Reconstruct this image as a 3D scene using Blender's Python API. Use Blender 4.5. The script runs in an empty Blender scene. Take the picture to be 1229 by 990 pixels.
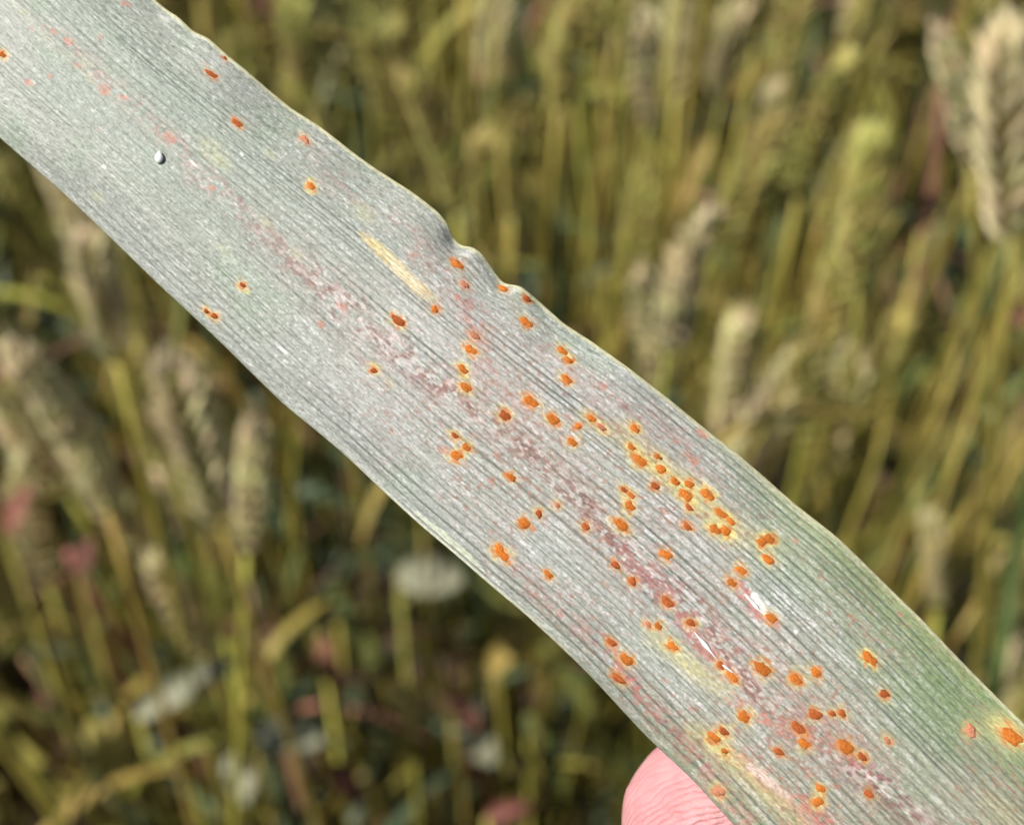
import bpy, bmesh, math, random
import numpy as np
from mathutils import Vector, Matrix, Quaternion

# ------------------------------------------------------------------ camera
sc = bpy.context.scene
COL = sc.collection
PW, PH = 1229.0, 990.0            # photograph size
FOC = 1980.0                      # focal length in photograph pixels
PITCH = math.radians(42)
CAM = Vector((0, 0, 1.2))
LEAFD = 0.110                     # leaf distance (m)
cd = bpy.data.cameras.new('camera')
cam = bpy.data.objects.new('camera', cd)
COL.objects.link(cam)
cam.location = CAM
cam.rotation_euler = (math.pi / 2 - PITCH, 0, 0)
cd.sensor_width = 36.0
cd.lens = 36.0 * FOC / PW
cd.clip_start = 0.005
cd.clip_end = 400
cd.dof.use_dof = True
cd.dof.focus_distance = 0.1105
cd.dof.aperture_fstop = 33
sc.camera = cam

# ------------------------------------------------------------------ light
SUN_EL, SUN_AZ = math.radians(55), math.radians(-62)   # azimuth measured from straight behind the camera
sun_dir = Vector((math.sin(SUN_AZ) * math.cos(SUN_EL), -math.cos(SUN_AZ) * math.cos(SUN_EL), math.sin(SUN_EL)))
w = bpy.data.worlds.new('World')
sc.world = w
w.use_nodes = True
nt = w.node_tree
bg = nt.nodes['Background']
sky = nt.nodes.new('ShaderNodeTexSky')
sky.sky_type = 'NISHITA'
sky.sun_disc = False
sky.sun_elevation = SUN_EL
sky.sun_rotation = math.atan2(sun_dir.x, sun_dir.y)
bg.inputs['Strength'].default_value = 0.052
nt.links.new(sky.outputs[0], bg.inputs[0])
sd = bpy.data.lights.new('sun', 'SUN')
sd.energy = 4.6
sd.angle = math.radians(0.53)
sd.color = (1.0, 0.95, 0.87)
so = bpy.data.objects.new('sun', sd)
COL.objects.link(so)
so.rotation_euler = sun_dir.to_track_quat('Z', 'Y').to_euler()
so.location = (0, 0, 5)
sc.view_settings.view_transform = 'Standard'
sc.view_settings.look = 'None'
sc.view_settings.exposure = 0.28
sc.view_settings.gamma = 1.0
sc.cycles.use_denoising = True
sc.cycles.adaptive_threshold = 0.025
sc.cycles.max_bounces = 5
sc.cycles.diffuse_bounces = 3

R = random.Random(7)
NR = np.random.RandomState(11)
CM = Matrix.Translation(CAM) @ cam.rotation_euler.to_matrix().to_4x4()


def ray(px, py):
    """photograph pixel -> direction in camera axes, z = -1"""
    return Vector(((px - PW / 2) / FOC, -(py - PH / 2) / FOC, -1.0))


def at(px, py, depth):
    return CM @ (ray(px, py) * depth)


# ------------------------------------------------------------------ helpers
def props(o, label=None, cat=None, group=None, kind=None):
    if label: o['label'] = label
    if cat: o['category'] = cat
    if group: o['group'] = group
    if kind: o['kind'] = kind
    return o


def mesh_np(name, verts, faces, smooth=True):
    me = bpy.data.meshes.new(name)
    me.from_pydata([tuple(v) for v in verts], [], [tuple(f) for f in faces])
    if smooth:
        me.polygons.foreach_set('use_smooth', [True] * len(me.polygons))
    me.update()
    return me


def obj(name, me, mat=None, parent=None):
    o = bpy.data.objects.new(name, me)
    COL.objects.link(o)
    if mat is not None and me is not None and len(me.materials) == 0:
        me.materials.append(mat)
    if parent is not None:
        o.parent = parent
    return o


def empty(name, loc=(0, 0, 0)):
    o = bpy.data.objects.new(name, None)
    COL.objects.link(o)
    o.location = loc
    o.empty_display_size = 0.02
    return o


def vnoise(x, y, seed):
    """2-D value noise, numpy, -> 0..1"""
    rs = np.random.RandomState(seed)
    T = rs.rand(256, 256)
    xi = np.floor(x).astype(int); yi = np.floor(y).astype(int)
    fx = x - xi; fy = y - yi
    fx = fx * fx * (3 - 2 * fx); fy = fy * fy * (3 - 2 * fy)
    a = T[xi & 255, yi & 255]; b = T[(xi + 1) & 255, yi & 255]
    c = T[xi & 255, (yi + 1) & 255]; d = T[(xi + 1) & 255, (yi + 1) & 255]
    return (a * (1 - fx) + b * fx) * (1 - fy) + (c * (1 - fx) + d * fx) * fy


def fbm(x, y, seed, octv=4):
    s = 0; amp = 1; tot = 0
    for k in range(octv):
        s = s + amp * vnoise(x * 2 ** k, y * 2 ** k, seed + k)
        tot += amp; amp *= 0.5
    return s / tot


def sstep(a, b, v):
    t = np.clip((v - a) / (b - a), 0, 1)
    return t * t * (3 - 2 * t)


# ------------------------------------------------------------------ materials
def new_mat(name):
    m = bpy.data.materials.new(name)
    m.use_nodes = True
    n = m.node_tree
    return m, n, n.nodes['Principled BSDF']


def plant_mat(name, c1, c2, rough=0.55, scale=(60, 60, 12), trans=0.0, var=0.35, bump=0.2, hue=0.03):
    """streaky plant tissue: two tones, along-grain noise, per-object value and hue variation"""
    m, n, p = new_mat(name)
    N, L = n.nodes, n.links
    tc = N.new('ShaderNodeTexCoord'); mp = N.new('ShaderNodeMapping')
    mp.inputs['Scale'].default_value = scale
    L.new(tc.outputs['Object'], mp.inputs[0])
    oi = N.new('ShaderNodeObjectInfo')
    nz = N.new('ShaderNodeTexNoise'); nz.noise_dimensions = '4D'
    nz.inputs['Scale'].default_value = 4; nz.inputs['Detail'].default_value = 4
    mw = N.new('ShaderNodeMath'); mw.operation = 'MULTIPLY'; mw.inputs[1].default_value = 37.0
    L.new(oi.outputs['Random'], mw.inputs[0]); L.new(mw.outputs[0], nz.inputs['W'])
    L.new(mp.outputs[0], nz.inputs['Vector'])
    cr = N.new('ShaderNodeValToRGB')
    cr.color_ramp.elements[0].position = 0.33; cr.color_ramp.elements[0].color = (*c1, 1)
    cr.color_ramp.elements[1].position = 0.67; cr.color_ramp.elements[1].color = (*c2, 1)
    L.new(nz.outputs['Fac'], cr.inputs[0])
    hs = N.new('ShaderNodeHueSaturation')
    mr = N.new('ShaderNodeMapRange')
    mr.inputs['To Min'].default_value = 1 - var; mr.inputs['To Max'].default_value = 1 + var
    L.new(oi.outputs['Random'], mr.inputs['Value']); L.new(mr.outputs[0], hs.inputs['Value'])
    wn = N.new('ShaderNodeTexWhiteNoise'); wn.noise_dimensions = '1D'
    L.new(mw.outputs[0], wn.inputs['W'])
    mh = N.new('ShaderNodeMapRange')
    mh.inputs['To Min'].default_value = 0.5 - hue; mh.inputs['To Max'].default_value = 0.5 + hue
    L.new(wn.outputs['Value'], mh.inputs['Value']); L.new(mh.outputs[0], hs.inputs['Hue'])
    L.new(cr.outputs[0], hs.inputs['Color'])
    L.new(hs.outputs[0], p.inputs['Base Color'])
    p.inputs['Roughness'].default_value = rough
    if bump:
        b = N.new('ShaderNodeBump'); b.inputs['Strength'].default_value = bump; b.inputs['Distance'].default_value = 0.0004
        L.new(nz.outputs['Fac'], b.inputs['Height']); L.new(b.outputs[0], p.inputs['Normal'])
    if trans:
        tl = N.new('ShaderNodeBsdfTranslucent'); mx = N.new('ShaderNodeMixShader')
        mx.inputs[0].default_value = trans
        L.new(hs.outputs[0], tl.inputs[0])
        out = N['Material Output']
        L.new(p.outputs[0], mx.inputs[1]); L.new(tl.outputs[0], mx.inputs[2]); L.new(mx.outputs[0], out.inputs['Surface'])
    return m


M_EAR = plant_mat('ear_green_gold', (0.37, 0.34, 0.09), (0.58, 0.51, 0.19), 0.5, (150, 150, 60), 0.12, 0.3)
M_EARP = plant_mat('ear_pale', (0.60, 0.53, 0.25), (0.82, 0.72, 0.46), 0.5, (150, 150, 60), 0.12, 0.25)
M_STEM = plant_mat('stem_olive', (0.26, 0.24, 0.04), (0.52, 0.42, 0.10), 0.45, (200, 200, 12), 0, 0.35)
M_LEAFG = plant_mat('blade_green', (0.10, 0.14, 0.035), (0.22, 0.25, 0.07), 0.5, (200, 8, 8), 0.3, 0.35)
M_LEAFY = plant_mat('blade_yellowing', (0.28, 0.25, 0.04), (0.46, 0.38, 0.10), 0.55, (200, 8, 8), 0.3, 0.35)
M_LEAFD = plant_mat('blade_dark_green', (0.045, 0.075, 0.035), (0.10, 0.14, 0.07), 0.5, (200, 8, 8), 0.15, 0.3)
M_STEMG = plant_mat('stem_green', (0.07, 0.10, 0.04), (0.16, 0.18, 0.06), 0.45, (200, 200, 12), 0, 0.3)
M_DRY = plant_mat('blade_dry', (0.22, 0.10, 0.06), (0.42, 0.25, 0.15), 0.7, (120, 10, 10), 0.2, 0.4)
M_PALE = plant_mat('blade_pale', (0.24, 0.25, 0.15), (0.46, 0.44, 0.32), 0.6, (120, 10, 10), 0.25, 0.1)
M_RUSTY = plant_mat('blade_rusty', (0.11, 0.04, 0.025), (0.30, 0.13, 0.08), 0.7, (150, 60, 60), 0.15, 0.35)
M_REDSTEM = plant_mat('stem_red', (0.30, 0.11, 0.07), (0.55, 0.30, 0.20), 0.6, (150, 150, 14), 0, 0.25)


def soil_mat():
    m, n, p = new_mat('soil')
    N, L = n.nodes, n.links
    tc = N.new('ShaderNodeTexCoord')
    nz = N.new('ShaderNodeTexNoise'); nz.inputs['Scale'].default_value = 14; nz.inputs['Detail'].default_value = 9
    nz.inputs['Roughness'].default_value = 0.7
    L.new(tc.outputs['Object'], nz.inputs['Vector'])
    cr = N.new('ShaderNodeValToRGB')
    cr.color_ramp.elements[0].position = 0.3; cr.color_ramp.elements[0].color = (0.035, 0.022, 0.014, 1)
    cr.color_ramp.elements[1].position = 0.75; cr.color_ramp.elements[1].color = (0.16, 0.10, 0.065, 1)
    L.new(nz.outputs['Fac'], cr.inputs[0]); L.new(cr.outputs[0], p.inputs['Base Color'])
    p.inputs['Roughness'].default_value = 0.95
    b = N.new('ShaderNodeBump'); b.inputs['Strength'].default_value = 0.8; b.inputs['Distance'].default_value = 0.02
    L.new(nz.outputs['Fac'], b.inputs['Height']); L.new(b.outputs[0], p.inputs['Normal'])
    return m


# ------------------------------------------------------------------ ground
def build_ground():
    xs = np.concatenate([[-150, -40, -12, -4], np.linspace(-2, 2, 60), [4, 12, 40, 150]])
    ys = np.concatenate([[-150, -40, -12, -4], np.linspace(-1, 3.5, 66), [6, 14, 40, 150]])
    X, Y = np.meshgrid(xs, ys, indexing='ij')
    Z = (fbm(X * 6 + 50, Y * 6 + 50, 5, 3) - 0.5) * 0.05 * (np.abs(X) < 2.1) * (Y < 3.6) * (Y > -1.1)
    V = np.stack([X, Y, Z - 0.01], -1).reshape(-1, 3)
    nx, ny = X.shape
    F = [(i * ny + j, (i + 1) * ny + j, (i + 1) * ny + j + 1, i * ny + j + 1) for i in range(nx - 1) for j in range(ny - 1)]
    o = obj('ground', mesh_np('ground', V, F), soil_mat())
    props(o, kind='structure')


build_ground()

# ------------------------------------------------------------------ wheat meshes


def tube(path, radii, sides=7, cap=True):
    """verts, faces of a tapered tube along a path"""
    V, F = [], []
    n = len(path)
    for i, p in enumerate(path):
        p = Vector(p)
        d = (Vector(path[min(i + 1, n - 1)]) - Vector(path[max(i - 1, 0)])).normalized()
        a = d.cross(Vector((0, 1, 0.01)))
        if a.length < 1e-4: a = d.cross(Vector((1, 0, 0)))
        a.normalize(); b = d.cross(a)
        for k in range(sides):
            t = 2 * math.pi * k / sides
            V.append(p + (a * math.cos(t) + b * math.sin(t)) * radii[i])
    for i in range(n - 1):
        for k in range(sides):
            k2 = (k + 1) % sides
            F.append((i * sides + k, i * sides + k2, (i + 1) * sides + k2, (i + 1) * sides + k))
    if cap:
        F.append(tuple(range(sides))[::-1]); F.append(tuple((n - 1) * sides + k for k in range(sides)))
    return V, F


def join(parts):
    V, F = [], []
    for v, f in parts:
        o = len(V); V += list(v); F += [tuple(i + o for i in ff) for ff in f]
    return V, F


def scale_shell(length, width, thick, bend, rings=6, sides=8):
    """one glume / lemma: a pointed, keeled ovoid along +z"""
    V, F = [], []
    for i in range(rings + 1):
        u = i / rings
        r = math.sin(math.pi * min(u * 0.93 + 0.07, 1.0)) ** 0.7 * (1 - 0.35 * u) * 1.15
        if i == rings: r = 0.03
        cx = bend * u * u
        for k in range(sides):
            t = 2 * math.pi * k / sides
            V.append(Vector((cx + math.cos(t) * thick * r * (1.25 if math.cos(t) > 0 else 0.7), math.sin(t) * width * r, length * u)))
    for i in range(rings):
        for k in range(sides):
            k2 = (k + 1) % sides
            F.append((i * sides + k, i * sides + k2, (i + 1) * sides + k2, (i + 1) * sides + k))
    F.append(tuple(range(sides))[::-1]); F.append(tuple(rings * sides + k for k in range(sides)))
    return V, F


def xf(vf, M):
    return [M @ v for v in vf[0]], vf[1]


def spikelet_mesh(seed, awn=0.006):
    """fan of glumes and lemmas, opening outward along +x, rising along +z"""
    r = random.Random(seed)
    parts = []
    for k, (yaw, off, L, tilt) in enumerate([(-0.45, -0.0026, 0.0105, 0.10), (0.45, 0.0026, 0.0105, 0.10),
                                             (-0.20, -0.0014, 0.0125, 0.22), (0.20, 0.0014, 0.0120, 0.2), (0.0, 0.0, 0.0130, 0.05)]):
        s = scale_shell(L * r.uniform(.92, 1.08), 0.0022, 0.0017, 0.001)
        M = Matrix.Translation((0.0008 + 0.0006 * (k > 1), off, 0.0004 + 0.0012 * (k > 1))) @ Matrix.Rotation(-yaw * 0.75 + r.uniform(-.06, .06), 4, 'X') @ Matrix.Rotation(tilt + r.uniform(-.05, .05), 4, 'Y')
        parts.append(xf(s, M))
        if k > 1 and awn:
            a = awn * r.uniform(.5, 1.4)
            t = tube([(0.001, 0, L * .96), (0.0012, 0, L + a)], [0.0003, 0.00008], 4)
            parts.append(xf(t, M))
    V, F = join(parts)
    return mesh_np('spikelet', V, F)


SPIK = [spikelet_mesh(s, 0.004 + 0.004 * (s % 2)) for s in range(5)]
for m_ in SPIK: m_.materials.append(M_EAR)
SPIKP = []
for m_ in SPIK:
    c_ = m_.copy(); c_.materials.clear(); c_.materials.append(M_EARP); SPIKP.append(c_)


def ear_layout(seed, n=19, length=0.082, sway=0.006):
    """list of spikelet matrices on a zigzag rachis"""
    r = random.Random(seed)
    out, path = [], []
    for k in range(n):
        u = k / (n - 1)
        side = -1 if k % 2 else 1
        z = length * 0.86 * u
        cx = sway * u * u
        sc_ = (0.72 + 0.55 * math.sin(math.pi * (0.15 + 0.72 * u))) * r.uniform(.92, 1.06)
        ang = 0.27 - 0.08 * u + r.uniform(-.07, .07)
        if k == n - 1:
            M = Matrix.Translation((cx, 0, z)) @ Matrix.Scale(0.95, 4)
        else:
            M = Matrix.Translation((cx, side * 0.0012, z)) @ Matrix.Rotation(math.pi / 2 * side + r.uniform(-.2, .2), 4, 'Z') @ Matrix.Rotation(ang, 4, 'Y') @ Matrix.Scale(sc_, 4)
        out.append(M)
        path.append((cx, side * 0.0005, z))
    return out, path


EARL = [ear_layout(s, 17 + s % 4, 0.074 + 0.004 * (s % 4), [0.002, 0.009, -0.006, 0.014, -0.012, 0.004][s % 6]) for s in range(6)]
RACHIS = []
for lay, path in EARL:
    V, F = tube(path, [0.0013 - 0.0006 * i / len(path) for i in range(len(path))], 6)
    me = mesh_np('ear', V, F); me.materials.append(M_STEM); RACHIS.append(me)
EARFULL = []      # far ears: one mesh
for lay, path in EARL:
    parts = []
    for k, Mx in enumerate(lay):
        me = SPIK[k % 5]
        parts.append(([Mx @ v.co for v in me.vertices], [tuple(p.vertices) for p in me.polygons]))
    V, F = join(parts)
    me = mesh_np('ear', V, F); me.materials.append(M_EAR); EARFULL.append(me)


def stem_mesh(seed):
    """unit-height stem with nodes"""
    r = random.Random(seed)
    ph = r.uniform(0, 6.28); a = r.uniform(.004, .014)
    path, rad = [], []
    for i in range(25):
        u = i / 24
        path.append((a * math.sin(math.pi * u) * math.cos(ph) + .004 * math.sin(9 * u + ph) * (1 - u) * u, a * math.sin(math.pi * u) * math.sin(ph), u))
        rr = 0.0021 - 0.0009 * u
        for nd in (0.12, 0.33, 0.6):
            rr += 0.0009 * math.exp(-((u - nd) / 0.012) ** 2)
        rad.append(rr)
    V, F = tube(path, rad, 7)
    return mesh_np('stem', V, F)


STEM = [stem_mesh(s) for s in range(6)]
for m_ in STEM: m_.materials.append(M_STEM)
STEMG = []
for m_ in STEM:
    c_ = m_.copy(); c_.materials.clear(); c_.materials.append(M_STEMG); STEMG.append(c_)


def blade_mesh(seed, length, width, droop, name='leaf_blade', twist=0.6, segs=18):
    """a grass blade: leaves the stem upward along +x/+z and arches over; V section, real thickness"""
    r = random.Random(seed)
    V, F = [], []
    ang = math.radians(r.uniform(62, 78)); p = Vector((0, 0, 0))
    tw = r.uniform(-twist, twist)
    cols = 5
    for side in (0, 1):
        ang_ = ang; p = Vector((0, 0, 0))
        for i in range(segs + 1):
            u = i / segs
            wd = width * (0.55 + 0.45 * min(1, u * 6)) * (1 - u ** 3.2) ** 0.9 + 0.0002
            d = Vector((math.cos(ang_), 0, math.sin(ang_)))
            nrm = Vector((-math.sin(ang_), 0, math.cos(ang_)))
            rot = Matrix.Rotation(tw * u * 2.2, 3, d)
            for c in range(cols):
                v = (c / (cols - 1) - 0.5) * wd
                up = abs(v) * 0.35 + 0.0015 * math.sin(8 * u + c + seed) * u
                q = p + rot @ (Vector((0, 1, 0)) * v + nrm * (up - 0.0003 * side))
                V.append(q)
            p = p + d * (length / segs)
            ang_ -= droop / segs * (0.4 + 1.2 * u)
    n1 = (segs + 1) * cols
    for side in (0, 1):
        for i in range(segs):
            for c in range(cols - 1):
                a = side * n1 + i * cols + c
                f = (a, a + 1, a + cols + 1, a + cols)
                F.append(f if side == 0 else f[::-1])
    for i in range(segs):
        for c in (0, cols - 1):
            a = i * cols + c
            F.append((a, a + cols, n1 + a + cols, n1 + a))
    return mesh_np(name, V, F)


BLADE = {}
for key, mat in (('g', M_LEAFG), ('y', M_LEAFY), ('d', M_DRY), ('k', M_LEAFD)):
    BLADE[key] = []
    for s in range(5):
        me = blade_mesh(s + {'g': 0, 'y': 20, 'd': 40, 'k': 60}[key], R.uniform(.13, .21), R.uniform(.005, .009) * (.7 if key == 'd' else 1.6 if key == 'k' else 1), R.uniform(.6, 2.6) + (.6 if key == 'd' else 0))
        me.materials.append(mat); BLADE[key].append(me)


def stalk(root, tip_dir, H, yaw, seed, label, group, pale=False, full=True, blades='gy', name='wheat_stalk', stem_mat=None, ear_scale=1.0):
    """wheat_stalk > stem, ear (> spikelet), leaf_blade"""
    r = random.Random(seed)
    e = empty(name, root)
    q = Vector((0, 0, 1)).rotation_difference(tip_dir)
    e.rotation_mode = 'QUATERNION'
    e.rotation_quaternion = q @ Quaternion((0, 0, 1), yaw)
    props(e, label, 'wheat', group)
    st = obj('stem', STEM[seed % 6], None, e)
    st.scale = (1, 1, H)
    if stem_mat:
        st.data = STEMG[seed % 6]
    k = seed % 6
    if full:
        ea = obj('ear', RACHIS[k], None, e)
        for j, Mx in enumerate(EARL[k][0]):
            s = obj('spikelet', (SPIKP if pale else SPIK)[(j + seed) % 5], None, ea)
            s.matrix_local = Mx
    else:
        ea = obj('ear', EARFULL[k], None, e)
    ea.location = (0, 0, H - 0.001)
    ea.rotation_euler = (r.uniform(-.12, .12), r.uniform(-.12, .12), 0)
    ea.scale = (ear_scale * 0.86, ear_scale * 0.86, ear_scale)
    for b, key in enumerate(blades):
        me = R.choice(BLADE[key])
        bo = obj('leaf_blade', me, None, e)
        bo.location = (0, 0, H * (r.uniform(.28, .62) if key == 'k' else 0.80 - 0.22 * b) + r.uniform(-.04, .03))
        bo.rotation_euler = (0, 0, r.uniform(0, 6.28))
        bo.scale = (r.uniform(.8, 1.15),) * 3
    return e


# hero stalks: ear base and ear tip as seen in the photograph + distance of the ear
HEROES = [
    # base px, tip px, depth, pale, label
    ((782, 150), (742, -30), 0.56, True, 'pale straw wheat ear with stacked blunt spikelets on golden stem'),
    ((1166, 185), (1128, -20), 0.50, True, 'greenish wheat ear beside the broad pale ear, its base tapering'),
    ((1216, 285), (1196, -60), 0.40, True, 'broadest pale green wheat ear with a thick base'),
    ((800, 420), (836, 195), 0.52, True, 'leaning straw yellow wheat ear crossing a shorter pale ear'),
    ((792, 468), (772, 295), 0.56, True, 'short pale wheat ear just behind the rusted leaf edge'),
    ((128, 605), (42, 355), 0.47, True, 'slanting pale wheat ear in the shaded side of the field'),
    ((140, 425), (78, 205), 0.50, True, 'blurred cream wheat ear under the tip end of the held leaf'),
    ((262, 620), (188, 385), 0.48, True, 'loose open wheat ear with splayed cream spikelets'),
    ((296, 655), (316, 462), 0.54, True, 'upright narrow pale ear beside the loose open ear'),
    ((1030, 345), (1032, 110), 0.55, False, 'olive green wheat ear among golden stems'),
    ((985, 560), (968, 380), 0.62, False, 'dull olive wheat ear half hidden behind golden stems'),
    ((548, 250), (512, 40), 0.62, False, 'faint grey green wheat ear behind the notched leaf edge'),
    ((372, 130), (338, -60), 0.60, False, 'wheat ear rising behind the curled pale leaf margin'),
    ((670, 130), (690, -60), 0.66, False, 'dim green wheat ear next to the dark gap in the crop'),
    ((1125, 720), (1118, 600), 0.55, True, 'low cream wheat ear beside the green end of the leaf'),
]
UP = Vector((0, 0, 1))
used_xy = []
for i, (b, t, d, pale, lab) in enumerate(HEROES):
    pb = at(*b, d)
    # tip: along the tip ray at the distance where the ear is about as long as its kind (stands nearly upright)
    rt = (CM.to_3x3() @ ray(*t)); rt.normalize()
    k = 0.5; best = None
    for s in np.linspace(d * 0.6, d * 1.5, 200):
        pt = CAM + rt * s
        v = (pt - pb)
        tilt = v.normalized().angle(UP)
        if best is None or tilt < best[0]: best = (tilt, v.copy())
    v = best[1]
    axis = v.normalized()
    # the stem leans half as much as the ear
    ax = (axis + UP * 0.6).normalized()
    H = (pb.z) / ax.z
    root = pb - ax * H
    es = min(1.15, max(0.55, v.length / 0.094))
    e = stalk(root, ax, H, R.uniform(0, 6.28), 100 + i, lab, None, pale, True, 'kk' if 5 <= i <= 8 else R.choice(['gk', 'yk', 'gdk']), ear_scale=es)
    for c in e.children:
        if c.name.startswith('ear'):
            c.rotation_mode = 'QUATERNION'
            want = e.rotation_quaternion.inverted() @ axis
            c.rotation_quaternion = UP.rotation_difference(want) @ Quaternion((0, 0, 1), R.uniform(0, 6.28))
    used_xy.append((pb.x, pb.y))

# the rest of the crop in view
BN = {'g': 'green', 'y': 'yellowing', 'd': 'brown'}
n_st = 0
y = 0.36
rows = []
while y < 1.25:
    step = 0.045 if y < 0.8 else 0.058
    half = 0.33 * math.hypot(y, 0.37) + 0.06
    x = -half + R.uniform(0, step)
    while x < half:
        rows.append((x + R.uniform(-.02, .02), y + R.uniform(-.022, .022)))
        x += step
    y += step
GAPS = [(700, 150, 50), (715, 250, 45), (600, 260, 40), (1135, 260, 50), (1150, 350, 55), (1060, 380, 35), (1215, 360, 40), (330, 560, 40), (30, 640, 70), (160, 660, 60), (400, 640, 60), (260, 480, 30)]
CMI = CM.inverted()
for (x, y) in rows:
    z = R.gauss(0.79, 0.055)
    pc = CMI @ Vector((x, y, z + .035))
    gx, gy = PW / 2 - pc.x / pc.z * FOC, PH / 2 + pc.y / pc.z * FOC
    if any((gx - a) ** 2 + (gy - b) ** 2 < c * c for a, b, c in GAPS): continue
    if y < 0.55:
        z -= 0.03
    # keep the lines of sight to the hero ears mostly free
    if y < 0.52 and any(abs(x - hx * y / hy) < 0.03 and y < hy + 0.02 for hx, hy in used_xy): continue
    if any((x - hx) ** 2 + (y - hy) ** 2 < 0.0005 for hx, hy in used_xy): continue
    far = y > 0.85
    key = R.choices('gyd', [4, 6, 2])[0]
    bl = key if far else key + R.choice('gyd')
    lx, ly = R.gauss(0, .06), R.gauss(0, .06)
    if y < .8:
        lx += .22 * (gx - 614) / 614 * (1 if gy > 300 else .5)
    ax = Vector((lx, ly, 1)).normalized()
    pale = (not far) and R.random() < 0.35
    size = 'tall' if z > .82 else 'short' if z < .75 else 'middling'
    lean = 'leaning' if math.hypot(lx, ly) > .11 else 'upright'
    earc = 'pale straw' if pale else 'olive'
    if far:
        lab = f'{size} {lean} distant wheat stalk with one {BN[key]} blade, deep in the crop'
    else:
        bld = f'two {BN[bl[0]]} blades' if bl[0] == bl[1] else f'{BN[bl[0]]} blade above {BN[bl[1]]} one'
        lab = f'{size} {lean} wheat stalk with {earc} ear, {bld}'
    stalk(Vector((x, y, 0)) - Vector((ax.x, ax.y, 0)) * z, ax, z, R.uniform(0, 6.28), R.randrange(1000), lab,
          ('deeper ' if far else 'near ') + 'wheat stalks: ' + lab.split(' wheat')[0] + (', ' + earc if not far else '') + ', ' + bl, pale, not far, bl + ('kk' if not far else 'k'), stem_mat=(R.random() < .3), ear_scale=R.uniform(.72, .95))
    n_st += 1
print('stalks', n_st)


# thin bare tillers and blades between the stalks (golden strands)
def strand(p0, p1, mat, rad, name, label, cat, group, sag=0.02):
    n = 10
    path = []
    for i in range(n + 1):
        u = i / n
        q = p0.lerp(p1, u)
        q = q + Vector((0, 0, 1)) * sag * math.sin(math.pi * u)
        path.append(q - p0)
    V, F = tube(path, [rad * (1.1 - 0.6 * i / n) for i in range(n + 1)], 6)
    o = obj(name, mesh_np(name, V, F), mat)
    o.location = p0
    return props(o, label, cat, group)


def ground_under(p, lean=(0, 0)):
    return Vector((p.x + lean[0], p.y + lean[1], -0.01))


for (px, py, d, lx, mat, lab, grp, rad) in [
        (1228, 330, 0.52, -.10, M_STEM, 'bare golden wheat stem fanning from the clump by the green leaf end', 'bare golden stems in a fan', .0014),
        (1190, 430, 0.54, -.06, M_STEM, 'bare golden wheat stem fanning from the clump by the green leaf end', 'bare golden stems in a fan', .0014),
        (1150, 420, 0.56, -.04, M_STEM, 'bare golden wheat stem fanning from the clump by the green leaf end', 'bare golden stems in a fan', .0013),
        (1260, 480, 0.50, -.14, M_STEM, 'bare golden wheat stem fanning from the clump by the green leaf end', 'bare golden stems in a fan', .0014),
        (1215, 250, 0.58, -.12, M_STEM, 'bare golden wheat stem fanning from the clump by the green leaf end', 'bare golden stems in a fan', .0014),
        (905, 60, 0.60, -.05, M_STEM, 'long bare golden stem behind the leaning straw ear', 'bare golden stems', .0016),
        (690, 120, 0.60, .10, M_STEM, 'long bare golden stem slanting over the dark gap', 'bare golden stems over the gap', .0015),
        (720, 60, 0.62, .09, M_STEM, 'long bare golden stem slanting over the dark gap', 'bare golden stems over the gap', .0015)]:
    p = at(px, py, d)
    strand(ground_under(p, (lx, 0.03)), p, mat, rad, 'bare_stem', lab, 'stem', grp)

for i in range(64):      # thin golden stems between the ears
    px, py, d = R.uniform(330, 1229), R.uniform(-60, 330), R.uniform(.5, .75)
    if i > 44: px, py, d = R.uniform(1050, 1290), R.uniform(330, 560), R.uniform(.48, .6)
    p = at(px, py, d)
    lean = -.18 * (px - 614) / 614 + R.gauss(0, .06)
    strand(ground_under(p, (lean, R.gauss(0, .04))), p, R.choice([M_STEM, M_LEAFY]), R.uniform(.0006, .0011), 'bare_stem',
           'hair thin golden stem rising between the wheat ears' if i <= 44 else 'hair thin golden stem in the fan by the green leaf end', 'stem',
           'hair thin stems between the ears' if i <= 44 else 'hair thin stems in the fan')

# reddish dry stalks and pale blades in the shaded lower corner
for (a, b, da, db, lab, rad) in [
        ((82, 665), (200, 850), .62, .80, 'thick reddish pink dry stem slanting through the shade', .0042),
        ((10, 600), (110, 760), .66, .80, 'dark red dry stem beside the thick pink one', .0045),
        ((30, 790), (160, 960), .70, .85, 'olive brown stem slanting below the pink one', .0036),
        ((545, 880), (600, 990), .80, .95, 'stubby pinkish dry stem among dark leaves', .0060)]:
    p1, p0 = at(*a, da), at(*b, db)
    dirn = (p0 - p1).normalized()
    if dirn.z < -0.1:
        p0 = p1 + dirn * ((p1.z + 0.01) / -dirn.z)
    strand(p0, p1, M_REDSTEM, rad, 'dry_stem', lab, 'stem', None, 0.01)


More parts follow.
